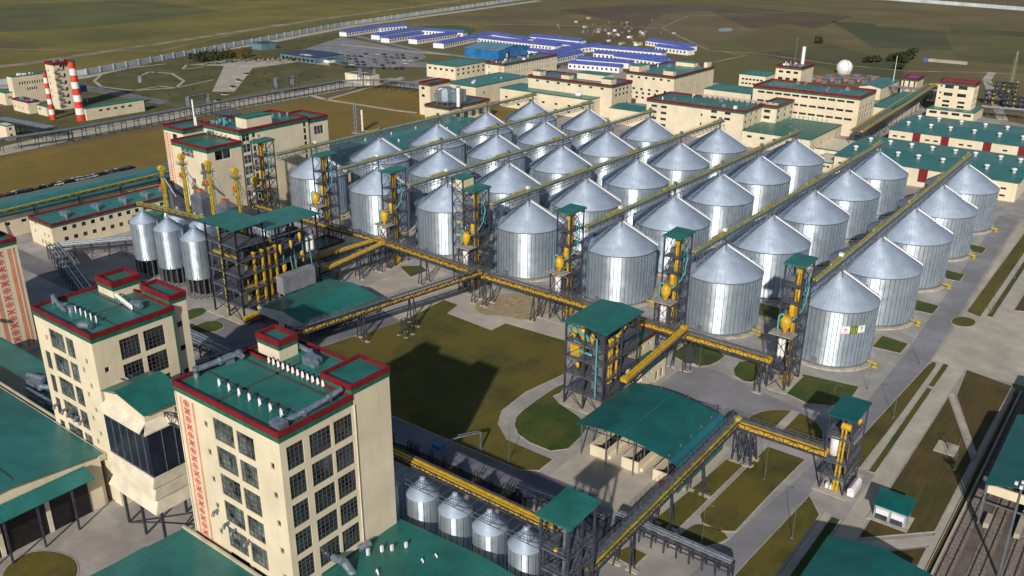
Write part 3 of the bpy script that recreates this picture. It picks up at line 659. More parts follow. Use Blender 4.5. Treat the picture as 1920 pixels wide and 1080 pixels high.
# ------------------------------------------------------------------ elevator towers at the silo rows
def etower_proto(wide=False):
    T=thing('elevator_tower','x','elevator tower',(0,0,0)); T['_o']=(0,0,0)
    X0,X1,Y0,Y1=-2.3,2.3,-24.3,-17.6; H=33
    for x in (X0,X1):
        for y in (Y0,Y1): post(T,x,y,0,H-.2,.36)
    for x in (X0,X1): post(T,x,-27.2,0,15,.34)
    mb=MB(); mb.add([(X0-.5,Y0-.7,H-.1),(X1+.5,Y0-.7,H-.1),(X1+.5,Y1+.6,H+.25),(X0-.5,Y1+.6,H+.25)],[(0,1,2,3)]);mb.add([(X0-.5,Y0-.7,H-.35),(X1+.5,Y0-.7,H-.35),(X1+.5,Y1+.6,H),(X0-.5,Y1+.6,H)],[(3,2,1,0)])
    mb.box(X0-.5,X1+.5,Y0-.72,Y0-.6,H-.45,H-.02); mb.box(X1+.4,X1+.52,Y0-.7,Y1+.6,H-.4,H+.1); mb.build('roof',[groof],T)
    lv=[4.5,9,13.5,18,22.5,27]
    mb=MB(); lattice(mb,X0,X1,Y0,Y1,[0]+lv+[H-.6],.16,faces='EWN',kind='x'); lattice(mb,X0,X1,Y0,Y1,[0]+lv+[H-.6],.14,faces='S',kind='h')
    lattice(mb,X0,X1,-27.2,Y0,[0,4.5,9,14.8],.15,faces='ESW',kind='x'); mb.build('bracing',[steel],T)
    for z in lv:
        mb=MB(); mb.box(X0+.2,X1-.2,Y0+.2,Y1-.2,z,z+.14)
        rail_ring(mb,X0,X1,Y0,Y1,z+.1,1.1,.06,1.1); mb.build('platform',[plat],T)
    mb=MB(); mb.box(X0-.9,X1+.6,-28.3,Y0-.2,15,15.25); mb.build('upper_deck',[slab],T)
    # stairs zig-zag
    for i,z in enumerate([0]+lv[:-1]):
        mb=MB(); a=(X0+.5,Y1-.8,z) ; b=(X0+.5,Y0+1.0,z+4.5)
        if i%2: a,b=(a[0],b[1],z),(b[0],a[1],z+4.5)
        for s in (-.35,.35): mb.bar((a[0]+s,a[1],a[2]),(b[0]+s,b[1],b[2]),.16); mb.bar((a[0]+s,a[1],a[2]+1),(b[0]+s,b[1],b[2]+1),.06)
        for q in range(12): t=q/11; mb.box(a[0]-.35,a[0]+.35,a[1]+(b[1]-a[1])*t-.13,a[1]+(b[1]-a[1])*t+.13,z+4.5*t-.02,z+4.5*t+.03)
        mb.build('stair',[steell],T)
    # twin yellow elevator legs
    for k,x in enumerate((.55,1.35)):
        mb=MB(); mb.box(x-.27,x+.27,-22.6,-21.9,.4,31.5)
        for z in range(3,31,3): mb.box(x-.34,x+.34,-22.68,-21.82,z,z+.18)
        mb.build('elevator_leg',[yellow],T)
    mb=MB(); mb.box(.1,1.8,-22.9,-21.4,30.4,31.8); mb.tube((.2,-22.2,31.4),(1.8,-22.2,31.4),.85,12); mb.build('elevator_head',[yellow],T)
    mb=MB(); mb.box(.0,2.0,-23.1,-21.3,.2,2.6); mb.tube((-.6,-22.2,1.4),(.1,-22.2,1.4),.4,10); mb.build('elevator_boot',[yellow],T)
    mb=MB(); mb.lathe([(.2,17.6),(.75,19.2),(.75,21.6),(.5,22.3)],.1,-22.9,14); mb.lathe([(.25,23.0),(.6,24),(.6,25.8),(.3,26.4)],1.55,-23.2,12); mb.build('cyclone',[yellow],T)
    # scale hopper
    mb=MB(); mb.lathe([(.3,15.4),(.5,15.9),(1.35,17.3),(1.35,19.0),(.8,19.6)],.1,-26.2,14); mb.box(-.5,.7,-26.8,-25.6,19.4,20); mb.build('grain_cleaner',[yellow],T)
    mb=MB(); mb.path([(-1.6,-26.6,15.5),(-1.6,-26.6,19.6),(-1.0,-26.4,20.3),(-.6,-26.3,20.0)],.26,10); mb.build('dust_duct',[cyan],T)
    mb=MB(); mb.path([(1.0,-26.0,18.6),(1.9,-24.6,19.4),(2.35,-22.5,20.5),(2.4,-20.5,22.5),(2.4,-20.2,24),(2.4,-19.4,26),(2.4,-20.4,28),(2.4,-20.0,29.5)],.17,8); mb.build('air_duct',[cyan],T)
    mb=MB(); 
    for y in (-20.8,-19.2): mb.path([(2.0,y,21),(2.0,y,28.5)],.13,8)
    mb.build('air_duct',[cyan],T)
    mb=MB()
    for s in (-.6,.35): mb.tube((s,-26.4,9.2),(s,-26.4,13.6),.45,12); mb.lathe([(.12,8.3),(.45,9.2)],s,-26.4,12)
    mb.build('filter_tank',[white],T)
    mb=MB(); mb.box(-1.9,-.9,-22.4,-21.4,18.2,19.6,0); mb.box(-1.7,-.7,-20.6,-19.6,22.8,24.2,0); mb.box(-1.9,-.5,-21.5,-20,27.3,28.6); mb.tube((-1.3,-22,10),(-1.3,-22,13),.5,10); mb.build('machine_box',[steell],T)
    mb=MB(); mb.box(X0-1,X1+1,-28.6,Y1+1,0,.22); mb.build('base_slab',[kerb],T)
    return T
tp=etower_proto()
TN=['standing before the rightmost silo row','standing before the second silo row from the right','before the third silo row from the right beside the process tower','with a second taller stair shaft and cream cabin','standing before the fifth silo row from the right','standing before the sixth silo row from the right','farthest left beside the tall cream building']
for i,k in enumerate(range(6,-1,-1)):
    loc=(SX[k]-3.0,2.3-2.5+0.3,0); lb='steel elevator tower, '+TN[i]
    if i==0: T=tp;T.location=loc;T['label']=lb;T['group']='lattice elevator towers at the silo rows'
    else: T=copy_tree(tp,None,loc,lb)
    if k==3:
        T4=T
        xc=loc[0]; 
# the taller stair shaft on the fourth tower
T4['_o']=tuple(T4.location)
xc=T4.location.x
x0,x1,y0,y1=xc-7.6,xc-3.2,-23.5,-17.8
for x in (x0,x1):
    for y in (y0,y1): post(T4,x,y,0,35.6,.34)
mb=MB(); lattice(mb,x0,x1,y0,y1,[0,4.5,9,13.5,18,22.5,27,31.5,35.4],.16); mb.build('bracing',[steel],T4)
mb=MB(); mb.box(x0-.4,x1+.4,y0-.4,y1+.4,35.6,35.85); mb.build('roof',[groof],T4)
mb=MB(); mb.box(x0+1.2,x1+.1,y0+.3,y1-.6,32.6,35.5); mb.build('cabin',[cream],T4)
for i in range(8):
    z=i*4.2; mb=MB(); a,b=(x0+1,x1-1) if i%2 else (x1-1,x0+1)
    mb.box(x0+.4,x1-.4,y0+.4,y1-.4,z+4.2-.08,z+4.2+.05)
    for s in (-.5,.5): mb.bar((a,(y0+y1)/2+s,z),(b,(y0+y1)/2+s,z+4.2),.16)
    for q in range(10): t=q/9; mb.box(a+(b-a)*t-.14,a+(b-a)*t+.14,(y0+y1)/2-.5,(y0+y1)/2+.5,z+4.2*t,z+4.2*t+.05)
    mb.build('stair',[creamw],T4)
# ------------------------------------------------------------------ conveyors running over the silo rows
nm=['rightmost','second from right','third from right','fourth, middle','fifth from right','sixth from right','leftmost']
for i,k in enumerate(range(6,-1,-1)):
    x=SX[k]; p=Vector((x,-17.2,25.6)); T=thing('roof_conveyor','long truss walkway with yellow conveyor over the %s silo row'%nm[i],'conveyor',(x,-17,25.6),'conveyors over the silo rows')
    y0,y1=-17.4,150.5; n=84
    mb=MB(); mb.box(x-1.1,x+1.1,y0,y1,26.9,27.0); mb.build('walkway',[plat],T)
    for s in (-1.1,1.1):
        mb=MB(); mb.bar((x+s,y0,26.9),(x+s,y1,26.9),.16); mb.bar((x+s,y0,25.1),(x+s,y1,25.1),.16)
        for q in range(n):
            a=y0+(y1-y0)*q/n;b=y0+(y1-y0)*(q+1)/n
            mb.bar((x+s,a,25.1),(x+s,a,26.9),.09); mb.bar((x+s,a,25.1 if q%2 else 26.9),(x+s,b,26.9 if q%2 else 25.1),.08)
        mb.build('truss',[steell],T)
    mb=MB()
    for s in (1.15,-1.15):
        for zz in (27.55,28.1): mb.bar((x+s,y0,zz),(x+s,y1,zz),.05)
        for q in range(n): a=y0+(y1-y0)*q/n; mb.bar((x+s,a,27),(x+s,a,28.1),.05)
    mb.build('railing',[steell],T)
    mb=MB(); mb.box(x-.5,x-.02,y0,y1,27.15,27.7); 
    for j in range(5):
        mb.box(x-.55,x+.03,SY[j]-8,SY[j]-.5,27.0,28.15)
    mb.build('conveyor_casing',[yellowd],T)
    mb=MB(); mb.box(x+.25,x+.6,y0,y1,27.15,27.6); mb.build('cable_tray',[mat('tray_green',(.42,.55,.42),.5,.3)],T)
    for j in range(5):
        y=SY[j]; mb=MB()
        for sx in (-1,1):
            for sy in (-1,1): mb.bar((x+sx*1.0,y+sy*1.2,25.1),(x+sx*1.6,y+sy*1.9,22.7),.16)
        mb.tube((x,y,24),(x-.2,y,27.2),.3,8,0); mb.build('support',[steell],T)
        mb=MB(); mb.box(x-.75,x+.35,y-.6,y+.4,28.0,28.9); mb.build('drive_motor',[steell if j else white],T)
# ------------------------------------------------------------------ front gallery and inclined conveyors
def tre(L,ds): return [d/L for d in ds]
gallery('conveyor_gallery','yellow conveyor gallery in a grey truss before the two rightmost silo rows','conveyor',(-28,-30,8.2),(-4.2,-30,8.2),2.4,1.7,trestles=(.12,.93),two=True,inside=True,group='yellow conveyor galleries')
gallery('conveyor_gallery','yellow conveyor gallery in a grey truss passing behind the process tower','conveyor',(-96,-30.3,8.6),(-28.8,-30,8.2),2.4,1.7,trestles=(.03,.3,.62),two=True,inside=True,group='yellow conveyor galleries')
gallery('conveyor_gallery','yellow conveyor gallery in a grey truss before the left silo rows','conveyor',(-141,-29.3,9.6),(-97,-30.3,8.6),2.4,1.7,trestles=(.03,.45,.97),two=True,inside=True,group='yellow conveyor galleries')
gallery('conveyor_gallery','yellow conveyor gallery behind the left steel frame before the leftmost silo rows','conveyor',(-208,-29,9.6),(-142,-29.3,9.6),2.2,1.5,trestles=(.3,.6,.9),group='yellow conveyor galleries')
gallery('inclined_conveyor','yellow conveyor climbing from the process tower up to the front gallery','conveyor',(-27.6,-61,8.0),(-27.6,-30.5,10.6),2.0,1.2,trestles=(.93,),cm=yellow,two=True,low=True,group='inclined conveyors')
gallery('inclined_conveyor','long low conveyor bridge running beside the green canopy shed across the lawn edge','conveyor',(-118,-121,6.0),(-96.2,-31.3,10.0),2.2,1.4,trestles=(.55,.73),inside=True,group='inclined conveyors')
gallery('inclined_conveyor','upper of two yellow conveyors from the left steel frame to the gallery junction','conveyor',at(575,492,6.4),(-142.3,-28.5,10.2),1.8,1.1,trestles=(.9,),two=True,low=True,group='inclined conveyors')
gallery('inclined_conveyor','lower of two yellow conveyors from the left steel frame to the gallery junction','conveyor',at(598,513,4.6),(-138.5,-30.5,10),1.8,1.1,trestles=(.3,.6,),two=True,low=True,group='inclined conveyors')
gallery('conveyor_bridge','yellow conveyor on a truss beside the unloading canopy running to the lower green-roofed tower','conveyor',(1.6,-122.5,7.0),(1.6,-62,8.2),2.0,1.3,trestles=(.22,.47,.7),inside=True,cm=yellowd,group='conveyors at the truck unloading canopy')
gallery('conveyor_bridge','short yellow conveyor bridge from the canopy corner to the right lattice tower','conveyor',(1.8,-62.6,7.8),(21.2,-62.2,7.8),2.2,1.4,trestles=(.06,.2),cm=yellow,two=True,inside=True,group='conveyors at the truck unloading canopy')
mb=MB(); mb.box(.4,3.2,-64,-60.6,7.3,7.6); mb.box(1.2,2.4,-63.2,-61.6,8.6,10,1); mb.tube((1.0,-62.4,9.4),(2.6,-62.4,9.4),.7,10,1)
single('transfer_station',mb,[plat,yellowd],'small yellow transfer head where two conveyor bridges meet at the canopy corner','conveyor',(1.8,-62.4,7))
# ------------------------------------------------------------------ office and mill buildings
def ornament(T,face,p,a0,z0,z1,wd=1.5,stripes=(),bg=None):
    "folk ornament band laid on a wall"
    def B(mb,u0,u1,za,zb,d,mi=0):
        if face=='S': mb.box(u0,u1,p-d,p-.005,za,zb,mi)
        else: mb.box(p+.005,p+d,u0,u1,za,zb,mi)
    mb=MB(); B(mb,a0-.25,a0+wd+.25,z0,z1,.03,1); n=int((z1-z0)/wd); c=a0+wd/2
    for i in range(n):
        zc=z0+(i+.5)*(z1-z0)/n; s=wd/9
        pat=["X..X..X","XX.X.XX",".XXXXX.","..X.X..",".XXXXX.","XX.X.XX","X..X..X"] if i%2 else ["..XXX..",".X...X.","X.XXX.X","X.X.X.X","X.XXX.X",".X...X.","..XXX.."]
        for r,row in enumerate(pat):
            for q,ch in enumerate(row):
                if ch=='X': B(mb,a0+wd/7*q,a0+wd/7*(q+1),zc+s*(3-r)-s*.5,zc+s*(3-r)+s*.5,.06)
    mb.build('ornament_band',[ornr,pinkp],T)
    for u,w_ in stripes:
        mb=MB(); B(mb,u,u+w_,z0,z1,.05); mb.build('stripe',[salmon],T)
def goose(T,x,y,z,dx=.9,dy=0,h=1.1):
    mb=MB(); mb.path([(x,y,z),(x,y,z+h),(x+dx*.3,y+dy*.3,z+h+.32),(x+dx*.75,y+dy*.75,z+h+.25),(x+dx*1.1,y+dy*1.1,z+h-.4)],.14,8); mb.build('roof_vent',[white],T)
def ductrun(T,pts,r=.6,box=None):
    r*=.78; mb=MB(); mb.path(pts,r,10)
    for p in pts[1:-1]: mb.tube((p[0],p[1],p[2]-r),(p[0],p[1],p[2]+r),r,10)
    if box: mb.box(*box)
    mb.build('air_duct',[duct],T)
# near tower
H=39.3
x0,x1,y0,y1=-57.6,-31.0,-157.2,-134.2
ys=-142.6
Z=[31.9-5.25*k for k in range(6)]
T=thing('mill_tower','nearest tall cream mill tower with red-edged green roof and stair block','mill tower',(x1,y0,0))
wl=grid('S',[10.0],Z,5.2,4.1,5,4,gm=glassg)+grid('S',[16.0],[z-.2 for z in Z],4.3,4.1,4,4,gm=glassg)+grid('S',[7.4],[z+1.4 for z in Z],.9,1.1,0,0)+grid('S',[24.0],[z+.2 for z in Z],.9,1.1,0,0)
we=grid('E',[1.2],Z,3.2,4.2,4,5)+grid('E',[5.6],Z,4.3,4.2,5,5)+grid('E',[10.5],Z,3.9,4.2,5,5)
building('','','',x0,x1,y0,ys,H,wl+we,parent=T,ph=1.0,th=.85)
building('','','',x0,-38,ys,y1,H,(),parent=T,ph=1.0,th=.85)
building('','','',-38,x1+.02,ys,y1,H+1.7,(),parent=T,ph=1.0,th=.85)
building('','','',-55.8,-50.0,-141.5,-137.5,H+3.4,(),parent=T,z0=H-.8,ph=1.2,th=.7)
ornament(T,'S',y0,x0+2.2,2,H-2.6,1.5,stripes=((x0+4.6,.45),(x0+1.3,.4)))
zr=H-.66
for i in range(7): goose(T,-50.9+i*2.6,-153.2,zr,.8,-.3)
for i in range(12): goose(T,-51.3+i*1.25,-142.9,zr,.7,-.3,.9)
mb=MB()
for a,b in (((-57,-151.2),(-31.6,-151.2)),((-57,-144.5),(-31.6,-144.5)),((-47,-156.6),(-47,-135.5))): mb.box(min(a[0],b[0])-.3,max(a[0],b[0])+.3,min(a[1],b[1])-.3,max(a[1],b[1])+.3,zr,zr+.05)
mb.build('roof_seam_strips',[seam],T)
ductrun(T,[(-56.6,-153.5,zr-.3),(-56.6,-153.5,zr+1.3),(-56.2,-149,zr+1.3),(-55.8,-145.5,zr+1.5),(-55.6,-145,zr+.6)],.65,(-57,-56,-148,-146.3,zr,zr+1.6))
ductrun(T,[(-33.0,-155.2,zr+.5),(-32.4,-151,zr+.8),(-32.3,-146,zr+1.2),(-32.3,-143.5,zr+1.6)],.6,(-34,-31.7,-156.4,-154.6,zr,zr+1.2))
ductrun(T,[(-52.5,-136.3,zr+.9),(-47,-137.2,zr+1.2),(-43,-139.3,zr+1.1)],.55,(-46.5,-43.5,-139.5,-137.6,zr,zr+1.5))
ductrun(T,[(-57,-140,zr+.8),(-56.3,-137.4,zr+1.6)],.8)
for u,z in ((7.9,17.2),(10.6,15.9),(12.5,15.4),(15.9,14.8),(22.9,10.4)): 
    mb=MB(); mb.path([(x0+u,y0+.2,z),(x0+u,y0-.9,z),(x0+u,y0-1.2,z-.6)],.28,8); mb.build('wall_vent',[steell],T)
for u,z in ((2.6,11.5),(10.5,8.6)):
    mb=MB(); mb.path([(x1,ys+u-9.0,z),(x1+2.6,ys+u-9.0,z+.4),(x1+3.6,ys+u-8.4,z-1.6),(x1+4.2,ys+u-8,z-2.6)],.7,10); mb.build('wall_vent',[duct],T)
mb=MB(); mb.tube((x1+.15,ys+.3,0),(x1+.15,ys+.3,H-2),.12,8); mb.build('downpipe',[creamw],T)
mb=MB(); mb.tube((x0+.3,y0-.15,0),(x0+.3,y0-.15,H-2),.1,8); mb.build('downpipe',[creamw],T)
# rear-left tower
x0,x1,y0,ys,y1=-109.2,-87.2,-155.4,-138.2,-134.6; H=38.1
T=thing('mill_tower','second tall cream mill tower left of the nearest one, with two red-rimmed roof boxes','mill tower',(x1,y0,0))
Z=[30.7-5.3*k for k in range(7)]
wl=grid('S',[5.4],Z,5.6,4.1,4,4,gm=glassg)+grid('S',[11.8],Z,2.9,4.1,2,4,gm=glassg)+grid('S',[1.8],[z-.5 for z in Z[1:]],2.0,4,2,4)+grid('S',[18.4],[z+.4 for z in Z],.8,1.1,0,0)+grid('S',[16.6],[z-2 for z in Z],.8,1.1,0,0)+grid('S',[3.4],[z+1 for z in Z[:1]],.8,1.1,0,0)
we=grid('E',[5.2],Z,4.1,4.3,5,5)+grid('E',[10.2],Z,4.4,4.3,5,5)+grid('E',[1.6],[z-1.2 for z in Z],.9,1.1,0,0)
building('','','',x0,x1,y0,ys,H,wl+we,parent=T,ph=1.0,th=.85)
building('','','',-98.2,x1-.9,ys,y1,H+1.9,grid('E',[.9],[z+2 for z in Z],1.2,1.2,0,0),parent=T,ph=1.2,th=.7)
building('','','',x0,-98.2,ys,y1,H,(),parent=T,ph=1.0,th=.85)
building('','','',-110.1+3,-101.2,-142.6,-136.4,H+3,(),parent=T,z0=H-.8,ph=1.3,th=.8)
zr=H-.66
for i in range(5): goose(T,-100.5+i*1.9,-151.0,zr,.7,-.3)
for i in range(10): goose(T,-103+i*1.1,-141.8+(-.2*i),zr,.7,-.2,.9)
mb=MB()
for a,b in (((-108.6,-149.4),(-87.8,-149.4)),((-108.6,-143.6),(-87.8,-143.6)),((-97,-154.9),(-97,-139))): mb.box(min(a[0],b[0])-.25,max(a[0],b[0])+.25,min(a[1],b[1])-.25,max(a[1],b[1])+.25,zr,zr+.05)
mb.build('roof_seam_strips',[seam],T)
ductrun(T,[(-108.3,-151.5,zr+.2),(-108,-151.5,zr+1.6),(-105.5,-151.8,zr+.7),(-101.5,-152.6,zr+.7)],.5)
mb=MB(); mb.tube((-104,-151.5,zr),(-104,-151.5,zr+1.1),.7,12);mb.tube((-101.8,-151.3,zr),(-101.8,-151.3,zr+1.1),.7,12); mb.build('roof_fan',[duct],T)
ductrun(T,[(-92.5,-154.2,zr+.8),(-90.2,-153.6,zr+.9)],.85,(-93.2,-91.8,-154.8,-153.4,zr,zr+1.0))
ductrun(T,[(-95,-142.2,zr+.7),(-91.5,-142.4,zr+.8)],.7,(-94,-92.6,-143,-141.4,zr,zr+1.3))
ductrun(T,[(-108.2,-141.8,zr+.8),(-107.4,-139,zr+1.4),(-105,-139.2,zr+1.5)],.7)
for u in (3,6.3,8.4,11.2,13.2):
    mb=MB(); mb.path([(x0+u,y0+.2,16.9),(x0+u,y0-1.0,16.9),(x0+u,y0-1.2,16.2)],.3,8); mb.build('wall_vent',[steell],T)
mb=MB(); mb.tube((x1+.1,ys-.4,0),(x1+.1,ys-.4,H-1.9),.13,8); mb.build('downpipe',[greent],T)
# far-left tower (cut by the frame)
T=thing('mill_tower','cream tower cut by the left frame edge, with red folk ornament band on its corner','mill tower',(-172,-130,0))
we=grid('E',[16.5],[26,20,],5.5,4.0,4,4)+grid('E',[9.5],[26,20,14,8],5.5,4.0,4,4)
building('','','',-200,-172,-160,-130.3,32.2,we,parent=T,ph=1.0,th=.85)
building('','','',-186,-176,-141,-133.5,35,(),parent=T,z0=31.4,ph=1.1,th=.7)
ornament(T,'E',-172,-136.2,1.5,29.6,1.9,stripes=((-138,1.0),(-133,.9),(-131.6,.5)))
mb=MB(); mb.path([(-171.9,-141.5,13),(-170.4,-141.5,13),(-170.2,-140,12.2)],.5,8); mb.build('wall_vent',[duct],T)
# raised cabin between the towers
T=thing('conveyor_transfer_house','cream transfer house on legs with small gabled green roof between the two mill towers','transfer house',(-69,-157,0))
X0,X1,Y0,Y1=-82.5,-68.6,-157.6,-148.0
mb=MB(); mb.box(X0+.4,X1-.4,Y0+.4,Y1-.4,25.2,28.7); mb.add([(X0+.4,Y0+.4,28.7),(X1-.4,Y0+.4,28.7),((X0+X1)/2,Y0+.4,30.2)],[(0,1,2)])
mb.add([(X0+.4,Y1-.4,28.7),(X1-.4,Y1-.4,28.7),((X0+X1)/2,Y1-.4,30.2)],[(1,0,2)]); mb.add([(X1-.4,Y0+.4,28.7),(X1-.4,Y1-.4,28.7),(X1-.4,(Y0+Y1)/2,28.8)],[(0,1,2)]); mb.build('wall',[cream],T)
mb=MB(); xm=(X0+X1)/2-2
vs=[(X0,Y0,28.8),(xm,Y0,30.4),(X1+.3,Y0,28.6),(X0,Y1,28.8),(xm,Y1,30.4),(X1+.3,Y1,28.6)]
mb.add(vs+[(a,b,c+.2) for a,b,c in vs],[(0,3,4,1),(1,4,5,2),(6,7,10,9),(7,8,11,10),(0,1,7,6),(1,2,8,7),(2,5,11,8),(5,4,10,11),(4,3,9,10),(3,0,6,9)]); mb.build('roof',[groof],T)
mb=MB()
mb.add([(X0+.4,Y0+.4,27.0),(X1-.4,Y0+.4,27.0),(X1-.4,Y0-1.0,25.5),(X0-.6,Y0-1.0,25.5),(X0+.4,Y0+.4,26.7),(X1-.4,Y0+.4,26.7),(X1-.4,Y0-1.0,25.2),(X0-.6,Y0-1.0,25.2)],[(0,3,2,1),(4,5,6,7),(3,7,6,2),(0,4,7,3),(1,2,6,5)])
mb.add([(X1-.4,Y0+.4,27.0),(X1-.4,Y1-.4,27.0),(X1+1.0,Y1-.4,25.5),(X1+1.0,Y0-1.0,25.5),(X1-.4,Y0+.4,26.7),(X1-.4,Y1-.4,26.7),(X1+1.0,Y1-.4,25.2),(X1+1.0,Y0-1.0,25.2)],[(0,3,2,1),(4,5,6,7),(3,7,6,2),(0,4,7,3),(1,2,6,5)]); mb.build('skirt_panel',[creamw],T)
mb=MB(); mb.box(X0,X1+.6,Y0-.2,Y1,16.2,25.1); mb.build('glazed_shaft',[mat('dark_cladding',(.016,.02,.04),.3,var=.2,scale=.4)],T)
for i in range(1,6):
    xx=X0+i*2.6; mb=MB(); mb.box(xx-.07,xx+.07,Y0-.32,Y0-.2,16.2,24.8); mb.build('mullion',[steell],T)
for i in range(1,4):
    yy=Y0+i*2.5; mb=MB(); mb.box(X1+.6,X1+.72,yy-.07,yy+.07,16.2,24.8); mb.build('mullion',[steell],T)
for k,(z,e) in enumerate(((15.3,.3),(12.8,.3),(10.3,.9))):
    mb=MB(); mb.add([(X0-e,Y0-e-.5,z-1.3),(X1+e+.4,Y0-e-.5,z-1.3),(X1+e+.4,Y1,z-1.3),(X0-e,Y1,z-1.3),(X0-.1,Y0-.4,z+.9),(X1+.8,Y0-.4,z+.9),(X1+.8,Y1,z+.9),(X0-.1,Y1,z+.9)],[(0,3,2,1),(4,5,6,7),(0,1,5,4),(1,2,6,5),(2,3,7,6),(3,0,4,7)]); mb.build('louvre_band',[creamw],T)
for x in (X0+1,xm+2,X1):
    for y in (Y0+.3,Y1-.5): post(T,x,y,0,9.2,.45,steel,'leg')
mb=MB(); mb.bar((X1,Y0+.3,0),(X1,Y1-.5,6),.25); mb.bar((X1,Y1-.5,0),(X1,Y0+.3,6),.25); mb.bar((X0+1,Y0+.3,0),(X1,Y0+.3,6),.25); mb.build('bracing',[steel],T)
gallery('link_bridge','pale truss bridge linking the small transfer house to the nearest mill tower','bridge',(-68.6,-152.5,25.6),(-57.8,-152.5,26.4),2.2,2.0,cm=creamw,walk=False,group='bridges of the transfer house')
gallery('link_bridge','pale covered bridge linking the small transfer house to the second mill tower','bridge',(-86.6,-150.5,26),(-82,-150.5,26),1.8,1.6,cm=creamw,walk=False,group='bridges of the transfer house')
# low green-roofed warehouses at lower left
T=building('warehouse','large low green-roofed warehouse at the left frame edge below the second mill tower','warehouse',-175,-90.5,-194,-156.5,11.6,roof='gable_x',ridge=1.8,rm=groof2,over=.8)
mb=MB()
for y in (-181,-169): mb.box(-174,-90,y-.15,y+.15,12.3,13.2)
mb=MB(); mb.box(-176,-89.6,-157.0,-155.6,10.9,11.75); mb.box(-176,-89.6,-154.9,-154.6,10.6,11.9); mb.box(-176,-89.6,-156.9,-154.6,10.5,10.9); mb.build('gutter',[mat('gutter_cream',(.5,.45,.33),.6)],T)
mb=MB()
for y_ in (-184,-172): mb.box(-172,-92,y_-.12,y_+.12,11.6+1.8*(1-abs(y_+175.25)/18.75)+.1,11.6+1.8*(1-abs(y_+175.25)/18.75)+.36)
mb.build('roof_seam_strips',[seam],T)
mb=MB(); mb.add([(-89.8,-196,11.0),(-86.4,-196,9.6),(-86.4,-160,9.6),(-89.8,-160,11.0),(-89.8,-196,10.8),(-86.4,-196,9.4),(-86.4,-160,9.4),(-89.8,-160,10.8)],[(0,1,2,3),(7,6,5,4),(1,5,6,2),(2,6,7,3),(0,4,5,1)]); mb.build('lean_to_roof',[groof2],T)
mb=MB(); mb.box(-90.42,-90.3,-193,-160,0,8.6)  # black sheet painted in for the shade of the open dock
for y in (-186,-177,-168): mb.box(-90.3,-90.1,y-.4,y+.4,0,8.6,1)
mb.build('dock_shade_front',[black,creamw],T)
for y in (-195,-189,-183,-177,-171,-164.5): post(T,-86.8,y,0,9.4,.35,steel,'post')
T=building('annex','low green-roofed annex with grey air ducts beside the foot of the second mill tower','building',-168,-110,-152.6,-140.5,8.2,par=None,rm=groof2)
ductrun(T,[(-140,-147,9),(-134,-146.2,9.6),(-131,-148.5,9.6),(-127,-146.6,9.8),(-122,-149,9.2)],.85,(-137,-133,-149,-146,8,9.6))
ductrun(T,[(-133,-150.6,9.2),(-126,-150.6,9.4),(-120.5,-150,9.0)],.7,(-124,-121,-151,-149.4,8,9.3))
T=building('warehouse','low warehouse with weathered green roof at the bottom edge left of the nearest mill tower','warehouse',-59.2,-20,-215,-158.6,9.2,roof='gable_x',ridge=1.6,rm=groof2,over=.6)
mb=MB(); mb.box(-60,-33,-158.4,-158.0,8.6,9.9); mb.build('gutter',[MATS['gutter_cream']],T)
mb=MB(); mb.add([(-59.6,-215,7.6),(-65.5,-215,5.6),(-65.5,-163,5.6),(-59.6,-163,7.6),(-59.6,-215,7.4),(-65.5,-215,5.4),(-65.5,-163,5.4),(-59.6,-163,7.4)],[(3,2,1,0),(4,5,6,7),(1,2,6,5),(2,3,7,6),(0,1,5,4)]); mb.build('lean_to_roof',[groof2],T)
for y in (-172,-164): post(T,-65,y,0,5.4,.3,steel,'post')
T=building('warehouse','green-roofed building with white vents at the bottom edge below the small silos','warehouse',-30.6,6,-175,-133.6,9.4,roof='gable_y',ridge=1.2,rm=groof,over=.7)
for x,y in ((-28.5,-143.6),(-27.2,-141.6),(-26,-140.4),(-24.6,-138.4)):
    mb=MB(); mb.box(x-.22,x+.22,y-.22,y+.22,9.4,11.0); mb.build('roof_vent',[white],T)
for x,y in ((-20,-139.5),(-19,-137.2),(-13.6,-140.5),(-15,-141.5),(-10,-142),(-24,-146)): goose(T,x,y,9.6,.7,-.3,.8)
ductrun(T,[(-30.2,-144,10.5),(-29.6,-142,10.8)],.8)
# ---- truck unloading canopy
T=thing('unloading_canopy','wide truck unloading shelter with dark green curved roof over three cream pits','canopy',(-14,-83,0))
mb=MB(); X0,X1,Y0,Y1=-26.2,-3.2,-83.8,-60.3; n=10
pr=[(X0+(X1-X0)*i/n, 8.0+1.35*math.sin(math.pi*min(1,(i/n)*1.08))**.8) for i in range(n+1)]
for (a,za),(b,zb) in zip(pr,pr[1:]):
    mb.quad((a,Y0,za),(b,Y0,zb),(b,Y1,zb),(a,Y1,za)); mb.quad((a,Y0,za-.15),(a,Y1,za-.15),(b,Y1,zb-.15),(b,Y0,zb-.15)); mb.quad((a,Y0,za-.15),(b,Y0,zb-.15),(b,Y0,zb),(a,Y0,za)); mb.quad((b,Y1,zb-.15),(a,Y1,za-.15),(a,Y1,za),(b,Y1,zb))
mb.build('roof',[groof3],T)
mb=MB(); mb.box((X0+X1)/2-.08,(X0+X1)/2+.08,Y0,Y1,9.25,9.43); mb.build('ridge_seam',[groof2],T)
mb=MB(); zb=pr[-1][1]; mb.quad((X1,Y0,zb-.02),(X1+2.6,Y0,zb-1.4),(X1+2.6,Y1,zb-1.4),(X1,Y1,zb-.02)); mb.quad((X1,Y0,zb-.2),(X1,Y1,zb-.2),(X1+2.6,Y1,zb-1.6),(X1+2.6,Y0,zb-1.6)); mb.build('side_roof',[mat('blue_green_sheet',(.01,.12,.15),.5,kind='roof',var=.1)],T)
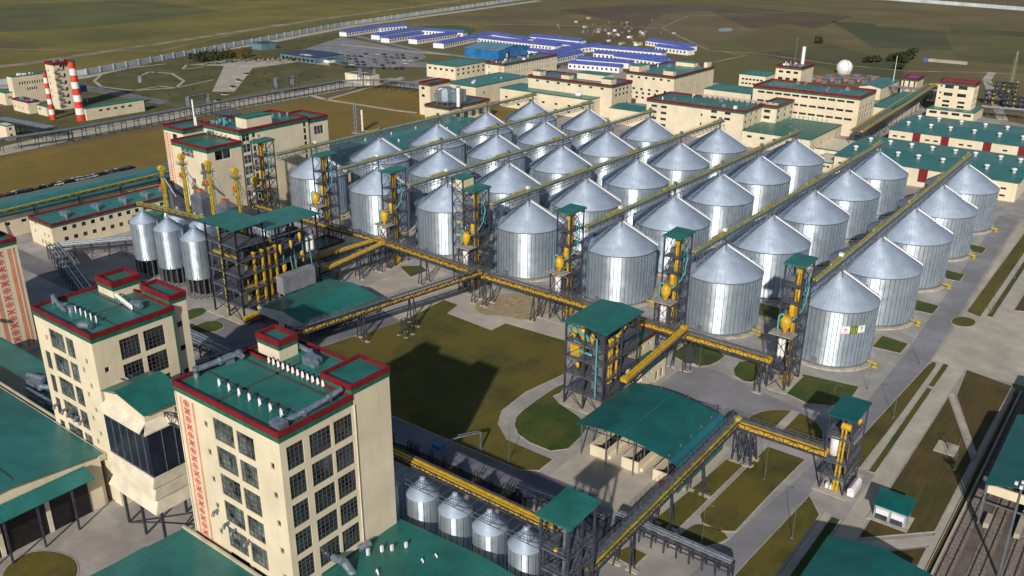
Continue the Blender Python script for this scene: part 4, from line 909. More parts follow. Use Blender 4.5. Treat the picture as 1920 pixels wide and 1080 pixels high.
mb=MB(); mb.box(X1+1.6,X1+1.9,Y0+1,Y1-1,0,6.3); mb.build('side_wall',[greent],T)
mb=MB(); mb.box(X1+1.5,X1+2.0,Y0+1,Y1-1,6.3,6.6); mb.build('gutter',[creamw],T)
for y in [Y0+.9+i*4.85 for i in range(6)]: 
    for x in (X0+1.1,X0+7.4,X0+14.2,X1-.6): post(T,x,y,0,7.9 if x<X0+2 else 8.6,.22,steell)
mb=MB()
for y in [Y0+.9+i*4.85 for i in range(6)]:
    mb.bar((X0+1,y,7.2),(X1-.6,y,8.0),.18); mb.bar((X0+1,y,6.2),(X0+4.5,y,8.6),.16)
mb.build('roof_beams',[steel],T)
for i,x in enumerate((-23.6,-15.6,-7.9)):
    mb=MB(); y=Y0+2.2
    mb.box(x,x+4.2,y,y+.35,.1,2.7); mb.box(x,x+.35,y+.35,Y1-2,.1,2.7); mb.box(x+3.85,x+4.2,y+.35,Y1-2,.1,2.5); mb.box(x+4.2,x+4.8,y+1,Y1-3,.1,1.0)
    mb.build('pit_wall',[cream],T)
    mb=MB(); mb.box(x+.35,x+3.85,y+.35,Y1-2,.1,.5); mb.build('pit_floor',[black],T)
    mb=MB(); mb.path([(x+3.2,y+1.5,.5),(x+3.2,y+1.5,3.0),(x+3.2,y+2.8,3.3),(x+3.2,y+2.8,.6)],.09,6); mb.build('pipe',[steell],T)
mb=MB(); mb.box(-5.6,-4.2,Y0+1.2,Y0+2,.1,1.2); mb.build('valve_box',[chred],T)
# ---- right-hand small things
T=thing('pump_kiosk','small grey kiosk with green roof and open louvred front beside the concrete road','kiosk',(36,-62,0))
mb=MB(); mb.box(32.2,39.8,-67.2,-61.5,0,.3); mb.build('base_slab',[kerb],T)
mb=MB(); mb.box(33,39,-65.8,-62,.3,3.4); mb.build('wall',[mat('blue_grey_panel',(.28,.36,.42),.6,var=.1)],T)
mb=MB(); mb.add([(32.6,-66.6,3.4),(39.5,-66.6,3.4),(39.5,-61.4,4.3),(32.6,-61.4,4.3),(32.6,-66.6,3.6),(39.5,-66.6,3.6),(39.5,-61.4,4.5),(32.6,-61.4,4.5)],[(0,3,2,1),(4,5,6,7),(0,1,5,4),(1,2,6,5),(2,3,7,6),(3,0,4,7)]); mb.build('roof',[groof3],T)
for x in (33.4,36.3): 
    mb=MB(); mb.box(x,x+2.4,-66.2,-65.8,1.2,2.6); mb.build('louvre',[white],T)
    mb=MB(); mb.box(x+.1,x+2.3,-66.32,-66.2,.4,1.5); mb.build('machine_box',[steel],T)
T=building('warehouse','building with dark green gabled roof at the bottom right frame edge','warehouse',31.2,48.5,-140,-88.0,7.6,roof='gable_y',ridge=1.6,rm=groof3,over=.6)
T=thing('rail_loading_shed','green-roofed rail loading shed over the tracks with cream panel at the right frame edge','shed',(51,-50,0))
mb=MB(); mb.add([(49.6,-55.5,9.2),(56,-55.5,11),(66,-55.5,9.2),(49.6,-22,9.2),(56,-22,11),(66,-22,9.2),(49.6,-55.5,9.0),(56,-55.5,10.8),(66,-55.5,9.0),(49.6,-22,9.0),(56,-22,10.8),(66,-22,9.0)],[(0,1,4,3),(1,2,5,4),(6,9,10,7),(7,10,11,8),(0,6,7,1),(1,7,8,2),(0,3,9,6),(3,4,10,9),(4,5,11,10),(2,8,11,5)]); mb.build('roof',[groof3],T)
mb=MB(); mb.box(50.2,66,-54.6,-54.2,7.0,8.9); mb.build('fascia_panel',[cream],T)
for x in (50,60.5,65.5):
    for y in (-55,-44,-33,-23): post(T,x,y,0,9,.4,steell)
mb=MB()
for y in (-55,-44,-33): mb.bar((50,y,5.2),(65.5,y,5.2),.3)
mb.build('cross_beam',[steell],T)
mb=MB(); mb.box(49.9,50.1,-54,-24,3.5,9.0); mb.build('side_panel',[mat('blue_green_sheet',(.01,.12,.15))],T)
mb=MB(); mb.box(51,52,-56,-52,0,1.2); mb.box(56.4,57.4,-56,-40,0,1.3); mb.build('loading_plinth',[concl],T)
T=building('rail_shed_annex','second lower green roof behind the rail loading shed at the right frame edge','shed',51,70,-18,6,7.2,roof='gable_y',ridge=1.2,rm=groof3,over=.6)
T=thing('light_mast','tall silver lamp mast in front of the rail loading shed','lamp mast',(56.4,-70,0))
mb=MB(); mb.tube((56.4,-70,0),(56.4,-70,20),.32,12,0,.2); mb.build('pole',[mat('silver_mast',(.35,.42,.5),.35,.8)],T)
mb=MB(); mb.lathe([(.9,19.4),(.9,19.6)],56.4,-70,16); mb.build('lamp_ring',[steell],T)
for i in range(4):
    a=i*math.pi/2; mb=MB(); mb.box(56.4+math.cos(a)*.9-.25,56.4+math.cos(a)*.9+.25,-70+math.sin(a)*.9-.25,-70+math.sin(a)*.9+.25,19.6,20.1); mb.build('floodlight',[white],T)
T=thing('wellhead','small valve post on a square concrete pad in the brown lawn','wellhead',(38.5,-30,0))
mb=MB(); mb.box(36.2,40.6,-33,-27.6,0,.32); mb.build('base_slab',[kerb],T)
mb=MB(); mb.tube((38.8,-30.5,.3),(38.8,-30.5,1.8),.16,8); mb.tube((38.8,-30.5,1.4),(39.6,-30.5,1.4),.1,8); mb.tube((38.8,-30.5,1.8),(38.8,-30.5,1.9),.35,10); mb.build('valve',[steell],T)
lp=[(10.9,-67.2,'tall street lamp on the lawn strip in front of the short conveyor bridge',10),(25.0,-23.8,'street lamp on the grass strip right of the front corner silo',9),(22.6,9.5,'street lamp at the rounded end of the roadside lawn',9),(22.9,-82.5,'street lamp on the bottom right lawn strip below the lattice tower',9),(9.9,-94.5,'street lamp on the lawn island at the bottom edge',9),(-35.7,-95.2,'street lamp standing between the asphalt road and the big lawn',9),(-23.6,-28.2,'street lamp beside the small green lawn under the gallery',8),(41.8,-38.5,'street lamp in the brown lawn beside the concrete pad',8),(12.2,-29.3,'street lamp on the lawn in front of the corner silo',7),(15.6,-13,'street lamp at the road edge beside the corner silo',7),(30.2,60,'street lamp by the lawn strip opposite the silos',9),(30.2,96,'street lamp on the far lawn strip right of the silos',9)]
for x,y,l,h in lp: lamp(x,y,l,h)
# ------------------------------------------------------------------ process towers
def frame_tower(name,label,x0,x1,y0,y1,h,levels,nx=1,ny=1,roofm=groof,slope=.5,group=None,over=.6,brace=True,ridge=0,pw=.4):
    T=thing(name,label,'steel tower',((x0+x1)/2,y0,0),group)
    xs=lspan(x0,x1,nx+1); ys=lspan(y0,y1,ny+1)
    for x in xs:
        for y in ys: post(T,x,y,0,h,pw)
    mb=MB(); a,b,c,d=x0-over,x1+over,y0-over,y1+over; zm=h+slope+ridge
    if ridge:
        xm=(a+b)/2; vs=[(a,c,h),(xm,c,h+ridge),(b,c,h),(a,d,h),(xm,d,h+ridge),(b,d,h)]
        mb.add(vs+[(p,q,r+.2) for p,q,r in vs],[(0,3,4,1),(1,4,5,2),(6,7,10,9),(7,8,11,10),(0,1,7,6),(1,2,8,7),(2,5,11,8),(5,4,10,11),(4,3,9,10),(3,0,6,9)])
    else:
        vs=[(a,c,h),(b,c,h),(b,d,h+slope),(a,d,h+slope)]; mb.add(vs+[(p,q,r+.25) for p,q,r in vs],[(0,3,2,1),(4,5,6,7),(0,1,5,4),(1,2,6,5),(2,3,7,6),(3,0,4,7)])
    mb.build('roof',[roofm],T)
    for z in levels:
        mb=MB(); mb.box(x0+.25,x1-.25,y0+.25,y1-.25,z,z+.15)
        for y in ys: mb.box(x0,x1,y-.12,y+.12,z-.35,z-.02)
        for x in xs: mb.box(x-.12,x+.12,y0+.13,y1-.13,z-.35,z-.03)
        mb.build('platform',[plat],T)
        mb=MB(); rail_ring(mb,x0,x1,y0,y1,z+.15,1.1,.06,1.5); mb.build('railing',[steell],T)
    if brace:
        mb=MB(); zs=[0]+list(levels)+[h-.4]
        for i in range(ny): lattice(mb,x0,x1,ys[i],ys[i+1],zs,.17,faces='EW',kind='z')
        for i in range(nx): lattice(mb,xs[i],xs[i+1],y0,y1,zs,.17,faces='SN',kind='z')
        mb.build('bracing',[steel],T)
    mb=MB(); mb.box(x0-1.3,x1+1.3,y0-1.3,y1+1.3,0,.2); mb.build('base_slab',[kerb],T)
    return T
def yleg(T,x,y,z0,z1,w_=.35,name='elevator_leg',m=None):
    mb=MB(); mb.box(x-w_,x+w_,y-w_,y+w_,z0,z1)
    z=z0+2
    while z<z1-1: mb.box(x-w_-.08,x+w_+.08,y-w_-.08,y+w_+.08,z,z+.2); z+=2.6
    mb.tube((x-w_-.2,y,z1),(x+w_+.2,y,z1),w_*1.7,10); mb.box(x-w_*1.5,x+w_*1.5,y-w_*1.5,y+w_*1.5,z0,z0+1.2); mb.build(name,[m or yellow],T)
def cyc(T,x,y,z,r,h,m=None,name='cyclone'):
    mb=MB(); mb.lathe([(r*.2,z),(r,z+h*.45),(r,z+h*.85),(r*.5,z+h)],x,y,14); mb.build(name,[m or yellow],T)
def pipe(T,pts,r,m,name='pipe'):
    mb=MB(); mb.path(pts,r,8); mb.build(name,[m],T)
T=frame_tower('process_tower','dark steel process tower with green roof and turquoise pipes beside the big lawn',-41.2,-30.4,-66,-50.5,21.8,[4.2,8.8,13.2,17.2],2,2,groof,ridge=.6,over=.9)
for x,y,z,r,h in ((-39.6,-64.8,17.6,.7,2.9),(-37.2,-64.6,17.5,1.0,3.5),(-34.6,-64.8,17.4,.6,2.6),(-38.6,-64.6,9.2,.5,2.2)): cyc(T,x,y,z,r,h)
mb=MB(); mb.box(-40,-37.6,-65.8,-63.6,13.5,16.3); mb.add([(-40,-65.8,13.5),(-37.6,-65.8,13.5),(-37.6,-63.6,13.5),(-40,-63.6,13.5),(-38.8,-64.7,12)],[(0,4,1),(1,4,2),(2,4,3),(3,4,0)]); mb.build('grain_cleaner',[yellow],T)
pipe(T,[(-40.6,-65.6,20.8),(-39.4,-65.6,20.9),(-38.8,-65.4,20.2)],.4,cyan,'air_duct'); pipe(T,[(-38,-65.6,20),(-35.4,-65.8,19.6),(-35.2,-65.6,18.4)],.38,cyan,'air_duct')
pipe(T,[(-33.2,-66.3,19.8),(-32.4,-66.3,19.8),(-32.3,-66.3,4.5)],.22,cyan,'drain_pipe'); pipe(T,[(-39,-65.7,17.3),(-36,-65.9,17.0),(-34.5,-65.9,16.8)],.25,cyan,'air_duct'); pipe(T,[(-37.4,-65.9,15.4),(-35,-65.9,15.2),(-34,-65.6,15)],.35,cyan,'air_duct')
for x,y in ((-30.9,-62.8),(-30.9,-59.4),(-30.9,-61.8)): yleg(T,x,y,7.4,18.6,.2)
pipe(T,[(-30.9,-59.4,18.8),(-30.9,-56,19.8)],.3,yellow,'chute')
for z in (9.2,13.6,5):
    mb=MB(); mb.box(-34.8,-31.6,-64,-60,z,z+2.3); mb.tube((-36.5,-60,z+.2),(-36.5,-60,z+2.4),1.1,12); mb.build('machine_box',[steell],T)
T=frame_tower('lattice_tower','slim green-roofed steel tower at the bottom edge beside the row of small silos',-2.3,3.0,-130.2,-122.6,22,[4,8,12,16],1,2,groof,slope=.4,over=.7)
yleg(T,.9,-129.6,.4,19.5,.2,m=steel); yleg(T,1.9,-129.6,.4,20.5,.2,m=steell)
for z in (15,9.5): cyc(T,.3,-129.6,z,.45,1.5)
T=frame_tower('lattice_tower','dark steel tower with green roof, white tank and yellow pipes beside the roads',21.0,25.8,-62.6,-53.6,17.6,[3.6,7.2,12.8],1,1,groof3,slope=.1,over=.5,brace=False,pw=.28)
mb=MB(); lattice(mb,21,25.8,-62.6,-53.6,[0,3.6],.15,faces='EW'); lattice(mb,21,25.8,-62.6,-53.6,[3.6,7.2],.12,faces='N'); mb.build('bracing',[steel],T)
for x in (23.7,24.4): yleg(T,x,-62.0,.4,15.4,.17)
for x in (25.0,): yleg(T,x,-60.4,4,13,.1)
mb=MB(); mb.tube((23.4,-62,15.6),(25.3,-62,15.6),.75,14); mb.build('elevator_head',[yellow],T)
cyc(T,25.6,-58.0,14.6,.5,1.6,yellow)
mb=MB(); mb.lathe([(.3,7.4),(1.15,7.9),(1.15,12.2),(.2,12.5)],22.4,-60.4,18); mb.build('tank',[white],T)
mb=MB(); mb.box(26.6,28.0,-62.4,-57.4,.4,2.0); mb.add([(26.6,-62.4,2),(28,-62.4,2),(28,-57.4,2),(26.6,-57.4,2),(27.3,-62.4,2.5),(27.3,-57.4,2.5)],[(0,1,4),(1,2,5,4),(2,3,5),(3,0,4,5)]); mb.build('control_cabinet',[white],T)
for x in (22,22.9): 
    mb=MB(); mb.box(x,x+.6,-62,-61,.2,1.2); mb.build('motor',[white],T)
pipe(T,[(21.6,-60,14.8),(21.6,-57,14.8),(22.6,-57,12.9)],.25,steel,'chute')
# cream huts by the process tower
T=building('switch_house','small cream house with red and green roof edge behind the process tower','small house',-42.6,-36.0,-44.2,-30.6,7.8,grid('E',[2.4,6.2,9.8],[5.0],1.3,.8,0,0),ph=.55,th=.5)
T=building('switch_house','small cream house with low green roof between the process tower and the climbing conveyor','small house',-33.2,-28.6,-50.4,-38.0,5.6,grid('E',[1.6,4.0],[3.6],1.1,.6,0,0)+grid('E',[7.2,9.8],[.6],1.3,2.6,0,0),par=None,rm=groof,roof='gable_y',ridge=.5,over=.25)
# ------------------------------------------------------------------ row of small silos
def small_silo(label,x,y,r,h,ap,legs=0,group=None):
    T=thing('small_silo',label,'small silo',(x,y,0),group)
    mb=MB(); mb.lathe([(r,legs+.0),(r,h)],x,y,40,caps=False); mb.build('wall',[galv],T)
    mb=MB()
    for i in range(16):
        a=i*math.pi/8; c,s=math.cos(a),math.sin(a); mb.box(x+c*r-.06,x+c*r+.06,y+s*r-.06,y+s*r+.06,legs,h)
        mb.bar((x+c*r,y+s*r,h),(x+c*.5,y+s*.5,ap),.11)
    mb.build('wall_stiffeners',[galvr],T)
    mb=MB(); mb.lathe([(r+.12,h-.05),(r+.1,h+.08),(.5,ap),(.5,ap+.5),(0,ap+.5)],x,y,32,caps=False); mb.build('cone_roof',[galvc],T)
    if legs:
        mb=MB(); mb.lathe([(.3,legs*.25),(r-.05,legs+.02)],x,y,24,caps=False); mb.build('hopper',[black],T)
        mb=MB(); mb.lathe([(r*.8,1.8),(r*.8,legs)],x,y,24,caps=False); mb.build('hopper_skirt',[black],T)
        for i in range(16):
            a=i*math.pi/8; mb=MB(); c,s=math.cos(a),math.sin(a); mb.box(x+c*r-.14,x+c*r+.14,y+s*r-.14,y+s*r+.14,0,legs+.5); mb.build('leg',[steell],T)
    mb=MB(); a=.25; c,s=math.cos(a),math.sin(a)
    for k in (-.22,.22): mb.bar((x+c*(r+.25)-s*k,y+s*(r+.25)+c*k,legs+.5),(x+c*(r+.25)-s*k,y+s*(r+.25)+c*k,h+.9),.05)
    for i in range(int((h-legs)/.6)): z=legs+.6+i*.6; mb.bar((x+c*(r+.25)-s*.22,y+s*(r+.25)+c*.22,z),(x+c*(r+.25)+s*.22,y+s*(r+.25)-c*.22,z),.04)
    mb.build('ladder',[galvr],T)
    return T
for i,(x,l) in enumerate(((-7.6,'nearest the slim bottom lattice tower'),(-15.4,'second from the slim bottom lattice tower'),(-23.3,'second from the nearest mill tower'),(-31.2,'nearest the mill tower, fully seen'),(-39.0,'half hidden behind the nearest mill tower'))):
    small_silo('small galvanised silo under the yellow conveyor, '+l,x,-127,3.0,12.0,14.9,0,'row of small silos beside the nearest mill tower')
T=gallery('silo_conveyor','bright yellow double conveyor above the row of small silos at the bottom','conveyor',(-58,-125.3,15.6),(-2.6,-125.3,15.6),1.9,.9,two=True,walk=True,group='conveyors above small silos')
mb=MB()
for x in [-3.4-2*i for i in range(27)]: mb.bar((x,-129.6,14.6),(x,-124.2,14.6),.08); mb.bar((x,-129.6,14.6),(x,-129.6,15.6),.06)
mb.bar((-56,-129.6,15.6),(-3.4,-129.6,15.6),.08); mb.bar((-56,-129.6,14.6),(-3.4,-129.6,14.6),.12); mb.build('service_walkway',[steell],T)
for i,(x,y,l) in enumerate(((-197.8,-79.8,'left one of the front three beside the two storey block'),(-184.8,-79.3,'middle one of the front three'),(-170,-79.5,'right one of the front three, next to the steel frame'))):
    small_silo('galvanised silo on legs, '+l,x,y,4.4,18.9,22.2,6.4,'three hopper silos on legs')
for x,y,l in ((-194.5,-69.4,'half hidden behind the left hopper silo'),(-181.5,-69,'half hidden behind the middle hopper silo')):
    small_silo('galvanised silo on legs, '+l,x,y,4.2,18.2,21.2,6.4,'hopper silos of the back row')
small_silo('galvanised silo with broad cone roof rising behind the green roofs of the steel frame',-186,-41,5.2,10,13.2,0)
gallery('silo_conveyor','dusty yellow conveyor sloping above the three hopper silos to the steel frame','conveyor',at(262,385,23.4),at(374,411,26.8),1.6,.9,walk=False,cm=yellowd,two=True,group='conveyors above small silos')
# ------------------------------------------------------------------ big steel process frame at left
H1=29
T=frame_tower('process_frame','large dark steel process frame with two green roofs and rows of yellow elevator legs','',0,0,0,0) if False else None
T=thing('process_tower','large dark open steel frame with two green roofs and a row of yellow elevator legs','steel tower',(-146,-84,0))
XA0,XA1,YA0,YA1=-156.2,-141.2,-85.2,-75.0
def roofslab(mb,x0,x1,y0,y1,za,zb,t=.25):
    vs=[(x0,y0,za),(x1,y0,za),(x1,y1,zb),(x0,y1,zb)]; mb.add(vs+[(a,b,c+t) for a,b,c in vs],[(0,3,2,1),(4,5,6,7),(0,1,5,4),(1,2,6,5),(2,3,7,6),(3,0,4,7)])
for x in (XA0+.4,XA0+7.4,XA1-.4):
    for y in (YA0+.4,YA1-.4): post(T,x,y,0,28.6,.42,black)
for x in (XA0+3,XA1-.4):
    for y in (YA1+4,YA1+9,YA1+14,YA1+19.4): post(T,x,y,0,26,.4,black)
mb=MB(); roofslab(mb,XA0-.8,XA1+.8,YA0-.8,YA1+.4,28.6,28.9); mb.build('roof',[groof],T)
mb=MB(); roofslab(mb,XA0+2.0,XA1+.8,YA1+.2,YA1+20.6,26.1,26.1); mb.build('roof',[groof],T)
for z in (4.6,9.4,14.2,18.8,23):
    mb=MB(); mb.box(XA0+.5,XA1-.5,YA0+.5,YA1-.5,z,z+.15); mb.box(XA0,XA1,YA0+.3,YA0+.5,z-.4,z); mb.box(XA1-.6,XA1-.3,YA0,YA1+20,z-.4,z)
    if z<22: mb.box(XA0+3.4,XA1-.6,YA1-.5,YA1+19.6,z,z+.15)
    mb.build('platform',[plat],T)
    mb=MB(); rail_ring(mb,XA0+.3,XA1-.3,YA0+.3,YA1+ (19.6 if z<22 else 0),z+.15,1.1,.06,2); mb.build('railing',[steel],T)
mb=MB(); lattice(mb,XA0+.4,XA1-.4,YA0+.4,YA1-.4,[0,4.6,9.4,14.2,18.8,23,28],.18,faces='SE',kind='z'); lattice(mb,XA0+3,XA1-.4,YA1,YA1+9,[0,4.6,9.4,14.2,18.8,25.6],.16,faces='E',kind='z'); mb.build('bracing',[steel],T)
for dx,dy in ((-.1,5.8),(-.1,8.8),(-.1,11.0),(-.1,13.6)): yleg(T,XA1-.75,YA1-6+dy-4,2.4,20,.27)
yleg(T,XA0+5.2,YA0+1.6,1,27,.26,m=yellowd)
for dx,dy in ((-4,5.2),(-6.5,7.4),(-4.5,10),(-9,5.6),(-3.2,14)): yleg(T,XA1+dx,YA1-6+dy-4,4,22,.22,m=yellowd)
mb=MB(); mb.box(XA1-1.6,XA1-.9,YA1-8,YA1+17,9.7,10.2); mb.build('conveyor_casing',[yellow],T)
mb=MB(); mb.box(XA0+2,XA1-2,YA0+.9,YA0+1.5,19.2,19.8); mb.build('conveyor_casing',[yellow],T)
for dy,z in ((6.5,10.2),(10.5,10.6),(14,12)): cyc(T,XA1-1.2,YA1+dy,z,.85,3.6); pipe(T,[(XA1-1,YA1+dy,z+3.4),(XA1-.9,YA1+dy,z+6),(XA1-.9,YA1+dy-.6,z+8)],.18,cyan,'air_duct'); cyc(T,XA1-.3,YA1+dy-1.4,z+7,.5,3)
for dy in (8,9.5,15.5): pipe(T,[(XA1+.4,YA1+dy,15.8),(XA1+.5,YA1+dy+.4,11),(XA1+.5,YA1+dy+.4,7)],.16,cyan,'air_duct')
mb=MB()
for dy in (15.5,17.6): mb.tube((XA1-1,YA1+dy,15),(XA1-1,YA1+dy,19.6),.7,12)
mb.build('tank',[white],T)
for x,y,z in ((-152,-82,5),(-147,-82,9.8),(-153,-82,14.5),(-146,-81,19.2),(-147,-70,5),(-147,-64,9.8),(-148,-70,14.6),(-148,-60,19)):
    mb=MB(); mb.box(x-1.4,x+1.4,y-1.4,y+1.4,z,z+2.6); mb.tube((x+2,y,z),(x+2,y,z+2.2),.8,10); mb.build('machine_box',[steel],T)
mb=MB(); mb.box(XA0-1.5,XA1+1.5,YA0-1.5,YA1+20.8,0,.25); mb.build('base_slab',[kerb],T)
mb=MB(); mb.box(-147.2,-139,-71.0,-70.6,0,5.4)if False else mb.box(-140.3,-137.2,-73.4,-61.0,6.2,11.6); [mb.box(a-.15,a+.15,b-.15,b+.15,0,6.2) for a in (-140,-137.5) for b in (-73,-67,-61.4)]
T=single('equipment_bunker',mb,[mat('grey_panel',(.22,.22,.25),.7,kind='wall',var=.12)],'raised grey panel enclosure between the steel process frame and the green canopy shed','enclosure',(-135,-70,0))
gallery('ground_conveyor','low yellow conveyor running along the foot of the steel process frame','conveyor',(-139.6,-86,1.4),(-139.2,-75.5,2.6),1.6,.8,cm=yellow,walk=False,two=True,low=True)
T=building('pump_house','low cream house with green roof between the two yellow conveyors near the junction','small house',at(604,484,4)[0],at(614,489,4)[0],at(614,489,4)[1],at(660,471,4)[1],4,par=None,roof='flat',rm=groof2)
T=building('pump_house','low cream house with red roof edge behind the yellow conveyors','small house',at(562,456,5.4)[0],at(588,469,5.4)[0],at(588,469,5.4)[1],at(641,448,5.4)[1],5.4,ph=.6,th=.4)
# green canopy shed
T=thing('canopy_shed','open shed with low gabled green roof and pale gable panel beside the long conveyor','canopy',(-126,-82,0))
X0,X1,Y0,Y1=-137.6,-115.4,-82.6,-55.6; xm=-126.5
mb=MB(); vs=[(X0,Y0,5.6),(xm,Y0,7.0),(X1,Y0,5.2),(X0,Y1,5.6),(xm,Y1,7.0),(X1,Y1,5.2)]
mb.add(vs+[(a,b,c+.2) for a,b,c in vs],[(0,3,4,1),(1,4,5,2),(6,7,10,9),(7,8,11,10),(0,1,7,6),(1,2,8,7),(2,5,11,8),(5,4,10,11),(4,3,9,10),(3,0,6,9)]); mb.build('roof',[groof],T)
mb=MB(); mb.add([(X0+.1,Y0-.1,3.4),(X1-.1,Y0-.1,3.2),(X1-.1,Y0-.1,5.15),(xm,Y0-.1,6.95),(X0+.1,Y0-.1,5.55),(X0+.1,Y0+.1,3.4),(X1-.1,Y0+.1,3.2),(X1-.1,Y0+.1,5.15),(xm,Y0+.1,6.95),(X0+.1,Y0+.1,5.55)],[(0,1,2,3,4),(9,8,7,6,5),(0,5,6,1),(1,6,7,2),(4,9,5,0)]); mb.build('gable_panel',[mat('pale_grey_panel',(.42,.46,.52),.6,var=.08,kind='wall')],T)
mb=MB(); mb.box(X1-.3,X1+.0,Y0+.2,Y1,3.4,5.1); mb.build('side_panel',[MATS['blue_green_sheet']],T)
for y in lspan(Y0+.6,Y1-.5,5):
    for x in (X0+.5,xm,X1-.6): post(T,x,y,0,5.4,.3,steel)
mb=MB(); mb.box(xm-5,xm-2.5,Y0+2,Y1-4,0,2.2); mb.box(xm+3,xm+5,Y0+3,Y1-4,0,2.2); mb.build('pit_wall',[cream],T)
# grain dryers with yellow elevators
DX=[-232,-221.5,-209.5,-197.5]
for i,(u,v,z,l) in enumerate(((302,312,27,'leftmost of the four yellow grain elevators'),(339,290,31,'tallest of the four yellow grain elevators, second from left'),(389,303,31,'third of the four yellow grain elevators, before the cream building'),(440,316,27,'right, slimmest of the four yellow grain elevators'))):
    x,y,_=at(u,v,z); T=thing('grain_elevator','yellow bucket elevator leg, '+l,'grain elevator',(x,y,0),'yellow bucket elevators at the dryers')
    for k in (-.55,.55): yleg(T,x+k,y,0,z-1.5,.3,m=yellowd)
    mb=MB(); mb.tube((x-.9,y,z-.8),(x+.9,y,z-.8),1.1,12); mb.build('elevator_head',[yellow],T)
    mb=MB(); mb.box(x-1.8,x+1.8,y-1.2,y+1.2,z-3.6,z-3.45); rail_ring(mb,x-1.8,x+1.8,y-1.2,y+1.2,z-3.5,1,.06,1.2); mb.build('platform',[steell],T)
    mb=MB(); mb.box(x-1.5,x-.9,y-.9,y-.3,z-8,z-6.8); mb.box(x-2.0,x+.2,y-1,y+.8,z-8.3,z-8.0); mb.build('warning_plate',[orange],T)
    mb=MB()
    for s in (-1,1): mb.bar((x,y,z-3),(x+s*3.4,y+1.2,z-9.5),.2); mb.bar((x,y,z-5),(x+s*3.6,y+.6,z-11),.16)
    mb.build('guy_strut',[steell],T)
    mb=MB()
    for s in (-1.1,1.1): mb.bar((x+s,y+.8,0),(x+s,y+.8,z-4),.14); 
    for q in range(int(z/2.4)-1): mb.bar((x-1.1,y+.8,q*2.4),(x+1.1,y+.8,q*2.4+2.4),.09); mb.bar((x-1.1,y+.8,q*2.4+2.4),(x+1.1,y+.8,q*2.4+2.4),.09)
    mb.build('ladder_frame',[steell],T)
    if i<3:
        pipe(T,[(x+.8,y,z-4),(x+5.4,y+1,z-10.6)],.3,steell,'chute')
for i,(u,v,l) in enumerate(((322,345,'left of three boxy grey grain dryers between the yellow elevators'),(377,360,'middle of three boxy grey grain dryers between the yellow elevators'),(424,379,'right of three boxy grey grain dryers between the yellow elevators'))):
    x,y,_=at(u,v,19.5); T=thing('grain_dryer',l,'grain dryer',(x,y,0),'grey grain dryers')
    mb=MB(); mb.box(x-3.2,x+3.2,y-2.4,y+2.4,9.5,18.2); 
    for q in range(9): mb.box(x-3.3,x+3.3,y-2.5,y+2.5,9.9+q*.95,10.0+q*.95)
    mb.build('body',[mat('dryer_grey',(.13,.145,.19),.6,.2,var=.15)],T)
    mb=MB(); mb.add([(x-3.2,y-2.4,18.2),(x+3.2,y-2.4,18.2),(x+3.2,y+2.4,18.2),(x-3.2,y+2.4,18.2),(x-1.2,y-1,19.8),(x+1.2,y-1,19.8),(x+1.2,y+1,19.8),(x-1.2,y+1,19.8)],[(0,1,5,4),(1,2,6,5),(2,3,7,6),(3,0,4,7),(4,5,6,7)]); mb.build('roof_hood',[steell],T)
    mb=MB(); mb.box(x-1.6,x+1.2,y-1.2,y+.6,19.8,20.6); mb.build('top_cover',[mat('rust_orange',(.36,.13,.06),.7,var=.2)],T)
    mb=MB(); mb.box(x-3,x+3,y-2.2,y+2.2,0,9.5); mb.build('base_housing',[steel],T)
    pipe(T,[(x-1.5,y-2.6,12),(x-.4,y-4.6,6),(x,y-5,1)],.55,duct,'air_duct'); pipe(T,[(x+1.5,y-2.6,11),(x+2.4,y-4.4,5)],.4,duct,'air_duct')
# ------------------------------------------------------------------ long buildings at left
T=building('office_block','long two storey cream block with red-edged green roof and rows of small windows','office block',-261.4,-245.4,-88.2,-18,10,
  grid('E',[4+i*3.5 for i in range(18)],[6.4,2.6],1.6,1.5,1,1)+grid('S',[7.0,9.4,11.8],[1.0],1.0,1.6,0,0)+grid('S',[3.0,9.8,12.4],[4.4],.9,1.2,0,0)+grid('S',[4],[7.4],.9,1.2,0,0),ph=.9,th=.7,rm=groof2)
for y in (-80,-68,-57,-48,-40,-30):
    mb=MB(); mb.box(-255,-251,y,y+2.4,9.4,10.8); mb.tube((-250,y,9.4),(-250,y,11.4),.4,8); mb.build('roof_unit',[duct],T)
T=thing('entrance_canopy','bright green entrance canopy on posts against the long two storey block','canopy',(-241,-50,0))
mb=MB(); roofslab(mb,-245.2,-238,-58,-36,5.2,5.2,.5); mb.build('roof',[groof],T)
for y in (-57,-50,-43,-37): post(T,-238.5,y,0,5.2,.5,greent)
T=building('long_warehouse','long low cream warehouse with green roof behind the two storey block','warehouse',-296,-273,-98,-8,8.2,grid('E',[6+i*6 for i in range(12)],[4.5],2,1.2,0,0),roof='gable_y',ridge=1.2,rm=groof2,over=.6)
gallery('roof_conveyor_line','dusty yellow conveyor line running above the long warehouse roof','conveyor',(-270.6,-110,10.2),(-270.6,-14,11.2),1.6,.8,cm=yellowd,walk=False,two=True,trestles=(.12,.3,.48,.66,.84))
